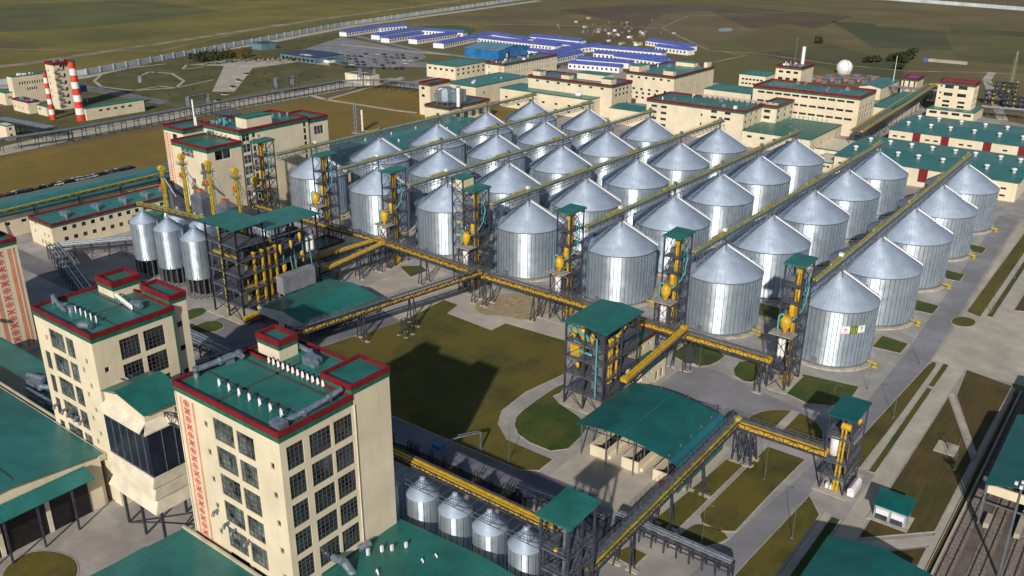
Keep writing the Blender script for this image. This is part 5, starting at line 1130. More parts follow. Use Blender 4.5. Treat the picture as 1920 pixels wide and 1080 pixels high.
# white-faced tall building
T=thing('silo_head_building','tall cream head building in four blocks with red-edged green roofs behind the grain elevators','factory building',(-228,-34,0))
ax1,ay0=at(386.2,276.8,31)[:2]; ax0=at(320.7,260.8,31)[0]; ay1=at(439.9,261.7,31)[1]
bx1,by0=at(440.2,243.1,35)[:2]; bx0=at(373.5,230.4,35)[0]; by1=at(560.7,214.8,35)[1]; bx1=ax1-.5
building('','','',ax0,ax1,ay0,ay1+.5,31,grid('S',[ax1*0+5.8],[25.5],8,3.2,3,2,gm=glassg,fm=framew)+grid('E',[3.4],[25.2],7,3.6,2,1,fm=framew),parent=T,ph=1.1,th=1.2)
eb=bx1
building('','','',bx0,bx1,ay1+.5,by1,35,grid('E',[1.2],[30-4.4*i for i in range(7)],3.6,3.4,2,2,fm=framew)+grid('E',[6.0],[31-2.75*i for i in range(11)],1.5,2.1,0,0)+grid('E',[8.8],[30.5-4.4*i for i in range(6)],.9,1.2,0,0)+grid('E',[by1-ay1-3.2],[31-2.75*i for i in range(10)],1.5,2.1,0,0)+grid('S',[2.4],[29.8],4.5,2.4,2,1,gm=glassg),parent=T,ph=1.1,th=1.2)
cx0,cy0=at(304.8,232.5,34)[:2]
building('','','',cx0,bx0-.1,cy0,cy0+14,34,grid('S',[6],[28],3,3,1,1),parent=T,ph=1.1,th=1.2)
ornament(T,'S',cy0,cx0+1.6,6,31,1.1,stripes=((cx0+.4,.5),(cx0+3.6,.5)))
building('','','',bx0+6,bx1-.6,by1,by1+11,34,grid('E',[3.4],[26.5],5,3.6,3,1,fm=framew),parent=T,ph=1.1,th=1.2)
px1,py0=bx1-1.2,by0+5.5
building('','','',px1-7,px1,py0,py0+12,38.6,(),parent=T,par=None,z0=34)
for i in range(14):
    x=bx0+3+random.random()*9;y=by0+1.5+random.random()*8; mb=MB(); mb.path([(x,y,34.4),(x,y,35.6+random.random()),(x+.6,y,35.9),(x+1,y,35.1)],.22,6); mb.build('roof_vent',[cyan],T)
for i in range(9):
    mb=MB(); x=bx0+3+random.random()*12;y=by0+19+random.random()*14; mb.tube((x,y,34.4),(x,y,35.4+random.random()*.8),.5,8); mb.build('roof_fan',[duct],T)
for i in range(6):
    x=ax0+2+i*3.0; mb=MB(); mb.path([(x,ay1-2,31.4),(x,ay1-2,32.6),(x+.8,ay1-2,32.6)],.2,6); mb.build('roof_vent',[cyan],T)
mb=MB(); mb.tube((bx0-5,cy0+9,33),(bx0-5,cy0+9,43.5),.35,10); mb.build('flue_pipe',[white],T)
mb=MB(); mb.tube((bx0-1,cy0+7,33),(bx0-1,cy0+7,37.5),.25,10); mb.build('flue_pipe',[white],T)
# antenna-like cooling frame behind
x,y,_=at(425,225,6); T=frame_tower('cooling_tower','brownish open pipe frame standing on the field behind the tall head building',x-6,x+8,y-3,y+4,10,[4,7.5],3,1,plat,slope=.1,pw=.3)
# long green roof behind silos
x0,y0,_=at(600,262,9); 
T=building('long_warehouse','long cream warehouse with green roof behind the leftmost silo row','warehouse',-266,-232,30,148,8.6,grid('E',[4+i*5.2 for i in range(21)],[4.2],2.2,1.2,0,0),roof='gable_y',ridge=1.4,rm=groof2,over=.7)
for i in range(12):
    mb=MB(); mb.tube((-256+(i%2)*14,38+i*9,8.9),(-256+(i%2)*14,38+i*9,10.6),.45,8); mb.build('roof_vent',[white],T)
for (u,v,l,hh,rr) in ((668,250,'twin thin dark flue stacks behind the leftmost silo row',14,.35),(680,246,'white flue stack behind the leftmost silo row',12,.6)):
    x,y,_=at(u,v,0); T=thing('flue_stack',l,'flue stack',(x,y,0)); mb=MB()
    if rr<.5:
        for k in (-.7,.7): mb.tube((x+k,y,0),(x+k,y,hh+3),.3,8)
        lattice(mb,x-1.2,x+1.2,y-.8,y+.8,lspan(0,hh,6),.1)
    else: mb.tube((x,y,0),(x,y,hh),rr,12)
    mb.build('stack',[duct if rr<.5 else white],T)
    mb=MB(); mb.box(x-1.8,x+1.8,y-1.6,y+1.6,0,.4); mb.build('base',[kerb],T)
# ------------------------------------------------------------------ factory buildings behind the silos
def bpx(name,label,cat,L,Fr,Rt,h,wf=None,**k):
    x1,y0,_=at(*Fr,h); x0=at(*L,h)[0]; y1=at(*Rt,h)[1]
    wins=wf(x1-x0,y1-y0) if wf else ()
    T=building(name,label,cat,x0,x1,y0,y1,h,wins,**k)
    return T,(x0,x1,y0,y1)
def rows(face,L,n,zs,w_,h,m0=2,**k): 
    return grid(face,lspan(m0,L-m0-w_,n),zs,w_,h,k.get('nu',0),k.get('nv',0)) if n else []
def roofbits(T,b,h,n,seed,kinds=(duct,white),big=False):
    r=random.Random(seed)
    for i in range(n):
        x=r.uniform(b[0]+2,b[1]-3);y=r.uniform(b[2]+2,b[3]-3); mb=MB()
        if i%3==0: mb.box(x,x+r.uniform(1,2.6),y,y+r.uniform(1,2.4),h-.8,h+r.uniform(.4,1.2))
        elif i%3==1: mb.tube((x,y,h-.8),(x,y,h+r.uniform(.5,1.4)),.4,8)
        else: mb.path([(x,y,h-.8),(x,y,h+.6),(x+1.2,y,h+.9),(x+1.2,y,h+.2)],.3,6)
        mb.build('roof_unit',[kinds[i%len(kinds)]],T)
fb='factory building'
T,b=bpx('factory_building','cream factory wing with two window rows and plain green roof beside the distant office block',fb,(797.8,118.5),(854,125),(912,115),10,lambda a,d: rows('S',a,5,[6],2.6,1.6)+rows('E',d,6,[6.4,3.2],2.6,1.6),par=None,rm=groof2)
T,b=bpx('office_block','red-edged office block with fine rows of narrow windows beyond the back factory roofs','office block',(912.3,114.8),(945,119.3),(1031.8,100),12.5,lambda a,d: rows('S',a,1,[8,3.5],1,1.6,3)+rows('E',d,20,[8,3.6],1.0,2.2),rm=groof2)
ornament(T,'S',b[2],b[1]-4.2,1,10.4,1.4,stripes=((b[1]-5.2,.4),(b[1]-1.8,.4)))
roofbits(T,b,12.5,10,1)
T,b=bpx('factory_building','cream hall with green roof and few windows behind the round metal separator',fb,(852.6,151),(891.8,163),(980.7,140.7),12,lambda a,d: rows('E',d,3,[6.5],2,1.4,8),par=None,rm=groof2,roof='flat'); roofbits(T,b,12,6,2)
T,b=bpx('factory_building','cream building with red roof edge carrying a large grey metal separator and white stack',fb,(790,195.5),(842,201.5),(912.5,183.7),12,lambda a,d: rows('E',d,4,[4],4,4.5,6),ph=1.0)
bu=b
T2,b2=bpx('factory_building','narrow cream block with red roof edge behind the large grey metal separator',fb,(785,152.6),(806,155.5),(852.6,149.6),20,lambda a,d: rows('S',a,1,[15.5,11],2.6,1.6,2),ph=1.3)
x=bu[1]-8.5;y=bu[2]+9
T=thing('metal_separator','big grey round-cornered metal separator casing on the red-edged roof','machine',(x,y,12))
mb=MB(); mb.lathe([(5.2,13),(5.6,14),(5.6,19),(4.2,21),(2,21.4)],x-2,y,10,smooth=False); mb.box(x-7,x-1,y-3,y+6,13,19.5); mb.box(x,x+7,y,y+8,13,20); mb.build('casing',[duct],T)
mb=MB(); mb.path([(x-5,y-4,13),(x-5.4,y-4.6,17),(x-3.6,y-4.4,20),(x-1.4,y-3,21)],.9,10); mb.build('air_duct',[duct],T)
mb=MB()
for i in range(5):
    mb.bar((x-8+i*4,y-5,11.4),(x-8+i*4,y-5,13.5),.3)
mb.build('support_frame',[steell],T)
T=thing('flue_stack','tall white stack rising from the separator roof','flue stack',(x+9.5,y-2,12)); mb=MB(); mb.tube((x+9.5,y-2,11.6),(x+9.5,y-2,22.5),1.1,14); mb.build('stack',[white],T)
mb=MB(); mb.tube((x+9.5,y-2,22.5),(x+9.5,y-2,23),1.3,14); mb.build('cap',[steell],T)
T,b=bpx('factory_building','wide cream hall with green roof and pale front wall right behind the left silo rows',fb,(933.7,164.7),(1105.5,187),(1141,177),12,lambda a,d: rows('S',a,7,[6],2.2,1.2,4)+rows('S',a,7,[2.2],2.2,1.2,4),par=None,rm=groof2)
mb=MB(); mb.lathe([(1.6,12),(2.2,12.6),(2.2,13.8),(1.2,14.4)],b[1]-12,b[2]+6,16); mb.build('roof_fan',[white],T)
T,b=bpx('factory_building','long red-edged cream factory with white roof boxes behind the wide hall',fb,(981.5,141.7),(1148,159.4),(1188.7,150.5),20,lambda a,d: rows('S',a,7,[16.4],2.2,1.2,6)+rows('E',d,4,[15.4,12.4,6.2],2.6,1.5,4),ph=1.2,rm=groof2)
for (a,c,e,f,z0,z1) in ((b[1]-32,b[1]-12,b[2]+10,b[3]-3,19.4,23),(b[1]-9,b[1]-2,b[2]+2,b[2]+8,19.4,22.6),(b[0]+2,b[0]+8,b[2]+2,b[2]+8,19.4,22.4),(b[0]+24,b[0]+30,b[2]+2,b[2]+7,19.4,22)):
    mb=MB(); mb.box(a,c,e,f,z0,z1); mb.build('roof_house',[cream],T); mb=MB(); mb.box(a-.2,c+.2,e-.2,f+.2,z1,z1+.25); mb.build('roof_house_cover',[groof2],T)
T,b=bpx('factory_building','four storey cream factory with red roof edge and scattered square windows in the back centre',fb,(1179,131.6),(1264.8,142.6),(1342,123.7),20,lambda a,d: rows('S',a,6,[16],2,1.3,3)+rows('S',a,5,[8.6],2,1.3,5)+rows('S',a,7,[6,3.2],2,1.3,3)+rows('E',d,16,[16.2,12.0,8.4],1.1,1.8,6),ph=1.2,rm=groof2)
for (a,c,e,f,z1) in ((b[0]+1,b[0]+8,b[2]+2,b[2]+16,23.2),(b[1]-9,b[1]-2,b[2]+1.5,b[2]+5.5,22.4),(b[1]-4,b[1]-1.4,b[3]-8,b[3]-2,23),(b[0]+12,b[0]+26,b[3]-12,b[3]-6,22)):
    mb=MB(); mb.box(a,c,e,f,19.4,z1); mb.build('roof_house',[cream],T); mb=MB(); mb.box(a-.2,c+.2,e-.2,f+.2,z1,z1+.25); mb.build('roof_house_cover',[groof2],T)
roofbits(T,b,20,8,4)
x,y,_=at(1214,178,0); mb=MB(); mb.tube((x,y,0),(x,y,13),2.6,16); mb.lathe([(2.6,13),(.4,15)],x,y,16); single('white_tank',mb,[white],'white vertical tank against the back centre factory wall','tank',(x,y,0))
T,b=bpx('factory_building','low cream hall with sloping green roof between the back factories and the middle silo rows',fb,(1154,199),(1228,214),(1262,205),9,None,roof='gable_x',ridge=1.2,rm=groof2,over=.4)
T,b=bpx('factory_building','broad red-edged green-roofed factory behind the middle silo rows with slit windows',fb,(1224,180.4),(1395.8,207.2),(1437,193.4),18,lambda a,d: grid('S',[3,9.2],[13.4,10,6.6,3.2],3.6,1.4,0,0)+grid('S',[a-19,a-11],[14.6,11.6],3.4,1.3,0,0)+grid('S',[a-25],[12,7],1,1.4,0,0)+rows('E',d,4,[14.2,10.6,7],2.6,1.5,2),ph=1.2)
roofbits(T,b,18,9,5)
bb=b
x1b=at(1489.7,186,18)[0]; y0b,y1b=at(1452.5,198.3,18)[1],at(1489.7,186,18)[1]
T=building('factory_building','red-edged wing joined to the broad factory, with paired windows on both faces',fb,b[1]-2,x1b,y0b+1,y1b,18,grid('S',[3.2],[13.6,10.2,6.8,3.4],3.6,1.6,0,0)+rows('E',y1b-y0b,3,[13.6,10.2,6.8],3.4,1.8,2),ph=1.2)
mb=MB(); mb.box(b[0]+20,b[1]+6,b[3]-.1,b[3]+.1,17,17.9)
for i in range(14): mb.box(b[0]+21+i*3.3,b[0]+23.4+i*3.3,b[3]-.3,b[3]+.5,17.2,18.7)
mb.build('roof_unit',[concl],T)
T,b=bpx('factory_building','tallest long cream hall with four rows of ribbon windows and red roof edge, back right',fb,(1420.6,155.8),(1613.7,180.6),(1645.5,168),22.7,lambda a,d: rows('S',a,11,[18.4,13.4,8.8],4.2,1.2,3)+rows('S',a,9,[4],4,1.2,10)+rows('E',d,5,[15,9.6,4.6],3.0,1.2,3)+rows('E',d,5,[12.4],3,.8,3),ph=1.4,rm=groof2)
roofbits(T,b,22.7,9,6,(duct,))
T,b=bpx('factory_building','small cream block with red roof edge, mast and white stack on the back roofs',fb,(1457.8,120.4),(1503.9,125.7),(1526,118.6),30,lambda a,d: rows('S',a,3,[25.5,21.5],2.8,1.4,2)+rows('E',d,3,[25.5],1.2,1.4,2),ph=1.2,rm=groof2)
mb=MB(); mb.tube((b[1]-6,b[3]-4,29.4),(b[1]-6,b[3]-4,40),1.1,12); mb.build('stack',[white],T)
mb=MB(); mb.tube((b[0]+9,b[2]+6,29.4),(b[0]+9,b[2]+6,46),.22,6); mb.build('mast',[steell],T); roofbits(T,b,30,8,7)
T,b=bpx('factory_building','low cream building with green roof left of the small mast block',fb,(1386,138),(1436,143),(1460,136),10,lambda a,d: rows('S',a,6,[6,3],2,1.2),par=None,rm=groof2)
T,b=bpx('factory_building','low teal-roofed hall wedged behind the broad factory and left of the tallest hall',fb,(1332,162),(1410,176),(1424,165),14,None,par=None,rm=groof2)
T,b=bpx('factory_building','bright green-roofed low building in front of the broad factory behind the silos',fb,(1390.5,244),(1520,262),(1566,232),8.5,lambda a,d: rows('S',a,5,[5],2.6,1.2,3)+rows('E',d,4,[3.4],2.4,1.2,5),par=None,rm=groof)
roofbits(T,b,8.5,5,8,(duct,))
for i in range(9):
    mb=MB(); x=b[0]+8+i*2.6; mb.path([(x,b[3]-1,8.2),(x,b[3]-1,10.2),(x,b[3]-2,10.2)],.22,6); mb.build('roof_vent',[cyan],T)
T,b=bpx('factory_building','teal-roofed low hall behind the right end of the tallest hall',fb,(1640,196),(1672,203),(1700,172),10,lambda a,d: rows('E',d,5,[6],2,1.2),par=None,rm=groof2)
T,b=bpx('factory_building','narrow teal gabled roof beside the mast in front of the white sphere',fb,(1615,160),(1652,166),(1672,150),8,None,roof='gable_y',ridge=1.4,rm=groof2)
T,b=bpx('factory_building','little cream block with red roof edge by the tall mast at the back right',fb,(1694,143),(1721,146.5),(1735,141),12,lambda a,d: rows('S',a,3,[5],1,5,1),ph=1.6,rm=blue)
x,y,_=at(1671,175,0); mb=MB(); mb.tube((x,y,0),(x,y,26),.35,8,0,.15); mb.box(x-1,x+1,y-1,y+1,0,.6); single('radio_mast',mb,[white],'thin tall white mast behind the tallest hall','mast',(x,y,0))
T,b=bpx('tower_building','square cream tower building with red roof edge standing alone at the right beyond the warehouses','tower building',(1774.8,143),(1829.7,156.4),(1843,152),22,lambda a,d: rows('S',a,2,[17.5,13],5,2,4)+grid('S',[1.4],[18,14,10.6],1,1.2,0,0)+rows('S',a,2,[9,6.4],4,1.4,4)+rows('E',d,3,[17.6,13,9,6],2.0,1.6,1.4),ph=1.6,rm=groof2)
x0,x1,y0,y1=b
T=building('podium_building','low cream podium with wide windows at the foot of the lone tower building','building',x0-2,x1+4,y0-9,y1+6,6,rows('S',x1-x0+6,4,[3.2],4.4,1.6,1.5),par=None,rm=groof2)
# pipe tangle right of it
for i,(u,v,hh,l) in enumerate(((1885,150,22,'tall slim greenish distillation column on a frame at the right edge'),(1866,168,9,'low yellowish pipe frame beside the lone tower building'),(1905,178,8,'low yellowish pipe frame at the right frame edge'))):
    x,y,_=at(u,v+28,0); T=thing('process_plant',l,'process plant',(x,y,0)); mb=MB()
    for a in range(5):
        for c in range(3): mb.bar((x-7+a*3.5,y-3+c*3,0),(x-7+a*3.5,y-3+c*3,hh if i else 9),.25)
    for z in (3,6,8.5): mb.box(x-7,x+7,y-3,y+3,z,z+.15); mb.tube((x-8,y-3.3,z+.6),(x+8,y-3.3,z+.6),.3,6)
    mb.build('frame',[steel],T)
    for k in range(4): 
        mb=MB(); mb.tube((x-6+k*4,y,.5),(x-6+k*4,y,7+k),.9,10); mb.build('vessel',[yellowd if k%2 else steell],T)
    if i==0: mb=MB(); mb.tube((x+2,y,0),(x+2,y,hh+8),.65,10); lattice(mb,x+.8,x+3.2,y-1.2,y+1.2,lspan(0,hh+4,9),.12); mb.build('column',[mat('column_green',(.2,.24,.12),.6)],T)
# big warehouses at right
x1,y0,_=at(1909.4,343.6,8.5); xw0=at(1580,283.4,8.5)[0]; yw1=at(1626,253,8.5)[1]
def ware(label,x0,x1,y0,y1,reds,seed):
    ws=[]
    L=x1-x0; u=2
    while u<L-4:
        if not any(abs(u+1-r)<4.4 for r in reds): ws+=grid('S',[u],[4.9,1.8],2.2,.9,0,0)
        u+=4.1
    T=building('warehouse',label,'warehouse',x0,x1,y0,y1,8.5,ws+grid('E',lspan(4,y1-y0-6,7),[4.6],1.8,1,0,0),roof='gable_x',ridge=1.0,rm=groof2,over=.7)
    for r in reds:
        mb=MB(); mb.box(x0+r-1.9,x0+r+1.9,y0-.12,y0-.01,2.4,8.3); mb.build('red_panel',[mat('dark_red_panel',(.17,.008,.016),.6)],T)
    rr=random.Random(seed)
    for i in range(8):
        for j in range(2):
            x=x0+L*(i+.5)/8+rr.uniform(-1,1);y=y0+(y1-y0)*(.28+.42*j)
            mb=MB(); mb.lathe([(.8,8.6),(.8,10.4),(1.15,10.5),(1.15,11),(.7,11.3)],x,y,12); mb.build('roof_ventilator',[white],T)
    return T
ware('front one of two long green-roofed warehouses at the right behind the silo rows',xw0,x1,y0,yw1-2,[18,40,62],11)
ware('rear one of two long green-roofed warehouses at the right, with dark red wall panels',xw0+3,x1+14,yw1+22,yw1+72,[14,28,48,64],12)
T,b=bpx('factory_building','small cream lean-to between the green low building and the front right warehouse',fb,(1525,300),(1560,306),(1580,292),5,lambda a,d: rows('S',a,4,[2.5],1.4,.9,1),par=None,rm=creamw)
T,b=bpx('cream_platform','flat pale loading platform between the low green building and the front right warehouse','platform',(1530,272),(1585,285),(1605,264),3,None,par=None,rm=creamw,wm=creamw)
# pipe rack at right, elevated duct bridge
def rack(name,label,p,q,h,wd,m1,n,tubes=4,pm=None,group=None,cover=None,legw=.3):
    p=Vector((p[0],p[1],h));q=Vector((q[0],q[1],h)); d=(q-p); L=d.length; d.normalize(); side=Vector((0,0,1)).cross(d).normalized(); up=Vector((0,0,1))
    M=Matrix((d,side,up)).transposed().to_4x4(); M.translation=p
    T=thing(name,label,'pipe rack',(p.x,p.y,0),group)
    for i in range(n+1):
        a=L*i/n; mb=MB(M)
        for s in (-wd/2,wd/2): mb.bar((a,s,-h),(a,s,0),legw)
        mb.bar((a,-wd/2,-.1),(a,wd/2,-.1),legw); mb.bar((a,-wd/2,-1.6),(a,wd/2,-1.6),legw*.8); mb.build('portal',[m1],T)
    for k in range(tubes):
        s=-wd/2+wd*(k+.5)/tubes; mb=MB(M); mb.tube((0,s,.35),(L,s,.35),.26+.08*(k%2),8); mb.build('pipe',[pm or (duct if k%2 else steell)],T)
    mb=MB(M)
    for s in (-wd/2,wd/2): mb.box(0,L,s-.1,s+.1,-.25,.05); mb.box(0,L,s-.08,s+.08,-1.7,-1.5)
    mb.build('beam',[m1],T)
    if cover:
        mb=MB(M); mb.box(0,L,-wd/2-.2,wd/2+.2,1.2,1.4); mb.build('deck_cover',[steell],T); mb=MB(M); mb.box(0,L,-wd/2-.3,-wd/2+.9,1.4,2.3); mb.box(0,L,wd/2-.6,wd/2+.3,1.4,2.2); mb.build('conveyor_casing',[cover],T)
        mb=MB(M); mb.box(0,L,-wd/2-.15,-wd/2-.05,-2.5,1.2); mb.build('side_panel',[steel],T)
    return T
p=at(1605,252,8);q=at(1745,164,8)
rack('covered_bridge','long elevated bridge with dusty yellow cover receding between the tallest hall and the warehouses',p,q,8,6,steel,14,cover=yellowd)
rack('covered_bridge','continuation of the elevated bridge turning toward the lone tower building',q,at(1775,163,8),8,5,steel,3,cover=yellowd)
rack('pipe_rack','dark elevated pipe rack behind the tallest hall at the back right',at(1650,160,7),at(1770,172,7),7,6,steel,8)
rack('pipe_rack','grey pipe rack crossing the back right corner below the distillation column',at(1840,200,6),at(1930,208,6),6,5,steel,6)
# long pipe rack on the left beyond the field
pts=[(0,262),(130,243),(300,212),(520,172),(640,152),(720,150),(790,158)]
wl=['at the left frame edge','in front of the striped chimneys','below the long low chimney hall','crossing in front of the park','by the white plain building','turning behind the white plain building']
for i,(a,b_) in enumerate(zip(pts,pts[1:])):
    pa=at(a[0],a[1]+0,6.5);pb=at(b_[0],b_[1]+0,6.5); L=math.hypot(pa[0]-pb[0],pa[1]-pb[1])
    rack('pipe_rack','elevated pipe rack beyond the brown field, stretch '+wl[i],pa,pb,6.5,4.5,steel,max(3,int(L/7)),5,group='pipe rack along the brown field')
for u,v in ((375,208),(535,170),(690,150)):
    x,y,_=at(u,v+8,0); T=thing('pipe_portal','tall pipe loop portal rising over the grey pipe rack','pipe portal',(x,y,0),'pipe loop portals over the rack')
    mb=MB()
    for k in range(4): mb.path([(x-2+k,y-7,6),(x-2+k,y-7,11.5+.3*k),(x-2+k,y+7,11.5+.3*k),(x-2+k,y+7,6)],.25,6)
    mb.build('pipes',[duct],T); mb=MB(); lattice(mb,x-3,x+3,y-7,y+7,[0,6,11],.25,kind='h'); 
    for sx in (-3,3):
        for sy in (-7,7): mb.bar((x+sx,y+sy,0),(x+sx,y+sy,11),.3)
    mb.build('frame',[steel],T)
rack('pipe_rack','grey pipe rack running from the left edge past the striped chimneys to the long rack',at(0,222,6.5),at(95,240,6.5),6.5,7,steel,12,5)
rack('pipe_rack','blue-grey pipe rack in the yard in front of the two storey block',(-236,-92),(-214,-60),5,4,steel,7,4)
rack('pipe_rack','pipe rack behind the three hopper silos on legs',(-216,-60),(-206,-24),5,4,steel,6,4)
rack('pipe_rack','dark pipe rack reaching from the yard toward the second mill tower',(-238,-92),(-150,-118),5,4,steel,16,4)
rack('pipe_rack','dark low pipe rack behind the second mill tower beside the small lawn',(-150,-104),(-96,-104),3.4,5,black,12,5)
rack('pipe_rack','light pipe rack along the asphalt road right of the planter strip',(-26,-105),(-6,-103),3.6,2.2,steel,8,3)
rack('truss_walkway','blue-grey flat truss walkway over the road at the bottom edge',(-5,-100.5),(18.4,-100.2),3.6,1.8,steel,9,3)
# gantry on lawn
T=thing('pipe_gantry','thin steel gantry carrying a pale pipe out over the asphalt road from the big lawn','gantry',(-44,-96,0))
mb=MB(); mb.bar((-43.8,-95,0),(-43.8,-95,4.6),.35); mb.box(-44.3,-43.3,-95.5,-94.5,0,.3); mb.build('post',[steell],T)
mb=MB(); mb.path([(-43.8,-95,4.5),(-46.2,-99.6,4.6),(-48.4,-103.8,4.2)],.22,8); mb.path([(-44.2,-95,4.8),(-46.6,-99.4,4.9)],.14,6); mb.build('pipe',[steell],T)
mb=MB(); mb.box(-49.4,-47.2,-104.8,-103.2,3.2,4.3); mb.build('blue_box',[blue2],T)
# planter with black pipes
T=thing('filling_station_strip','long dark kerbed strip carrying black pipes beside the asphalt road','planter strip',(-44,-106,0))
mb=MB(); mb.prism(soften([(-66,-108.6),(-25,-108.4),(-24,-105),(-28,-103.6),(-66,-104.4)],1),0,.25); mb.build('kerbed_bed',[mat('dark_soil',(.03,.032,.02),.95,var=.3,scale=1)],T)
for x in (-60,-55,-53.8,-52.6,-48.5,-44.5,-40,-36,-31.8,-28.6,-27.2,-26.0):
    mb=MB(); 
    for k in (0,.7): mb.path([(x+k,-106.6,.2),(x+k,-106.6,3.4),(x+k,-105.9,3.6)],.13,6)
    mb.bar((x,-106.4,2.6),(x+.7,-106.4,2.6),.1); mb.build('standpipe',[black],T)
# misc steel trestle on lawn
for x,y,h,l in ((-98.5,-62,5,'small dark trestle with four feet on the lawn under the long conveyor bridge'),(5.2,-62.6,4.6,'short dark four-leg stand on a slab under the canopy corner conveyor')):
    T=thing('steel_stand',l,'steel stand',(x,y,0)); mb=MB(); 
    for sx in (-1.4,1.4):
        for sy in (-1.4,1.4): 
            mb2=MB(); mb2.bar((x+sx*.5,y+sy*.5,h),(x+sx,y+sy,.2),.22); mb2.build('leg',[steel],T)
            mb2=MB(); mb2.box(x+sx-.45,x+sx+.45,y+sy-.45,y+sy+.45,0,.35); mb2.build('footing',[kerb],T)
    lattice(mb,x-1,x+1,y-1,y+1,[1,h],.12); mb.build('bracing',[steel],T)
# ------------------------------------------------------------------ boiler plant and chimneys at the far left
def stripes_chimney(label,x,y,h,r,n,group):
    T=thing('chimney',label,'chimney',(x,y,0),group)
    for i in range(n):
        z0=h*i/n;z1=h*(i+1)/n; mb=MB(); f=lambda z:r*(1.25-.4*z/h)
        mb.lathe([(f(z0),z0),(f(z1),z1)],x,y,20,caps=(i==n-1)); mb.build('band',[chred if (n-1-i)%2==0 else white],T)
    mb=MB(); mb.lathe([(r*.98,h),(r*.98,h+.5),(r*.7,h+.5)],x,y,20); mb.build('rim',[steel],T)
x,y,_=at(153,226,0); stripes_chimney('tall thick chimney with broad red and white bands at the right of the boiler house',x,y,34,2.1,9,'red and white chimneys')
x,y,_=at(100,224,0); stripes_chimney('thinner lower chimney with red and white bands before the boiler house',x,y,27.5,1.3,9,'red and white chimneys')
T,b=bpx('boiler_house','tall cream boiler house with red roof edge behind the striped chimneys','boiler house',(80.5,115),(98,117.5),(137,113),29,lambda a,d: grid('E',[5.5],[24-4.2*i for i in range(6)],1.6,2,0,0)+rows('E',d,3,[25.6],1.8,1.6,4)+rows('S',a,1,[23,19,15,11,7],1.2,1.4,2),ph=1.8,trim=None); roofbits(T,b,29,9,21,(duct,))
mb=MB()
for i in range(12): mb.bar((b[1]+.6,b[2]-.3,2+i*2),(b[1]+.6,b[2]+2.6,3+i*2),.3); mb.box(b[1]+.1,b[1]+1.4,b[2]-.6+(i%2)*2.6,b[2]+.6+(i%2)*2.6,3+i*2,3.3+i*2)
mb.build('outside_stair',[steell],T)
T,b=bpx('boiler_house','long plain cream hall joined left of the tall boiler house','boiler house',(11,142),(21,144),(79,133.7),17.6,lambda a,d: rows('E',d,10,[12],.9,1.8,4)+rows('E',d,5,[8],.9,1.8,14),par=None,rm=groof2); roofbits(T,b,17.6,7,22,(white,))
T,b=bpx('factory_building','low cream hall at the left frame edge behind the boiler buildings',fb,(-20,168),(8,174),(27,172),8,lambda a,d: rows('E',d,4,[4],1.2,1.4,3),par=None,rm=groof2)
T,b=bpx('factory_building','small cream block with dark red roof before the long boiler hall',fb,(26,183),(51,190.5),(68.5,186.5),7.7,lambda a,d: rows('S',a,4,[2.4],1,1.2,1.5),ph=1.0,trim=None,rm=steell); roofbits(T,b,7.7,6,23,(cyan,))
T,b=bpx('factory_building','little cream annex with dark opening between the two striped chimneys',fb,(68,196),(86,200),(92,196),6,lambda a,d: rows('S',a,1,[3.2],2.6,1.2,1.5),par=None,rm=groof2)
T,b=bpx('factory_building','long low cream hall with teal roof right of the tall striped chimney',fb,(148,201),(160,203),(258,184),7.4,lambda a,d: rows('E',d,5,[4.2],2.4,1.2,8),par=None,rm=groof2)
T,b=bpx('gatehouse','cream two storey block at the left frame edge below the pipe rack','building',(-10,232),(10,236),(21,232),8,lambda a,d: rows('E',d,2,[5.4,2],1.4,1.4,1.5),par=None,rm=creamw)
x,y,_=at(135,195,0); T=thing('ash_hopper','blue box hopper on pale legs beside the tall striped chimney','hopper',(x,y,0))
mb=MB(); mb.box(x-3,x+3,y-4,y+10,7,11); mb.build('body',[blue],T)
for sx in (-2.6,2.6):
    for sy in (-3,3,9): post(T,x+sx,y+sy,0,7,.4,white,'leg')
T,b=bpx('small_building','plain white flat-roofed building on the brown field inside the pipe rack','building',(637,138),(692,143),(712,140),6.5,None,par=None,rm=steell,wm=creamw,trim=None)
# sphere
x,y,_=at(1581.8,138,0); T=thing('gas_holder','white spherical gas holder on the far brown field','gas holder',(x,y,0))
mb=MB(); R=6.2; mb.lathe([(R*math.cos(a),R*.75+R*math.sin(a)) for a in [R_(-48+138*i/14) for i in range(15)]],x,y,32,caps=False); mb.build('membrane',[whball],T)
mb=MB(); mb.lathe([(5.4,0),(5.4,.8)],x,y,32); mb.build('base_ring',[kerb],T)
mb=MB(); 
for i in range(12):
    a=R_(-40+130*i/11);c=R_(-40+130*(i+1)/11)
    if i<11: mb.bar((x+R*1.01*math.cos(a)*.75,y-R*1.01*math.cos(a)*.66,R*.75+R*1.01*math.sin(a)),(x+R*1.01*math.cos(c)*.75,y-R*1.01*math.cos(c)*.66,R*.75+R*1.01*math.sin(c)),.18)
mb.build('seam',[steel],T)
# tank field between sphere and halls
for i in range(14):
    u=1530+i*8.5; x,y,_=at(u,150+(i%3)*3,0); mb=MB(); mb.box(x-2.4,x+2.4,y-3,y+3,0,3+(i%2)); mb.tube((x-2,y-3.4,3.4),(x+2.4,y-3.4,3.6),.5,8)
    single('process_skid',mb,[(duct,mat('skid_red',(.3,.16,.15),.7),steell)[i%3]],'small pipe skid number-less in the row behind the tallest hall' if False else 'small grey and reddish pipe skid in the cluster behind the tallest hall','machine',(x,y,0),'pipe skids behind the tallest hall')
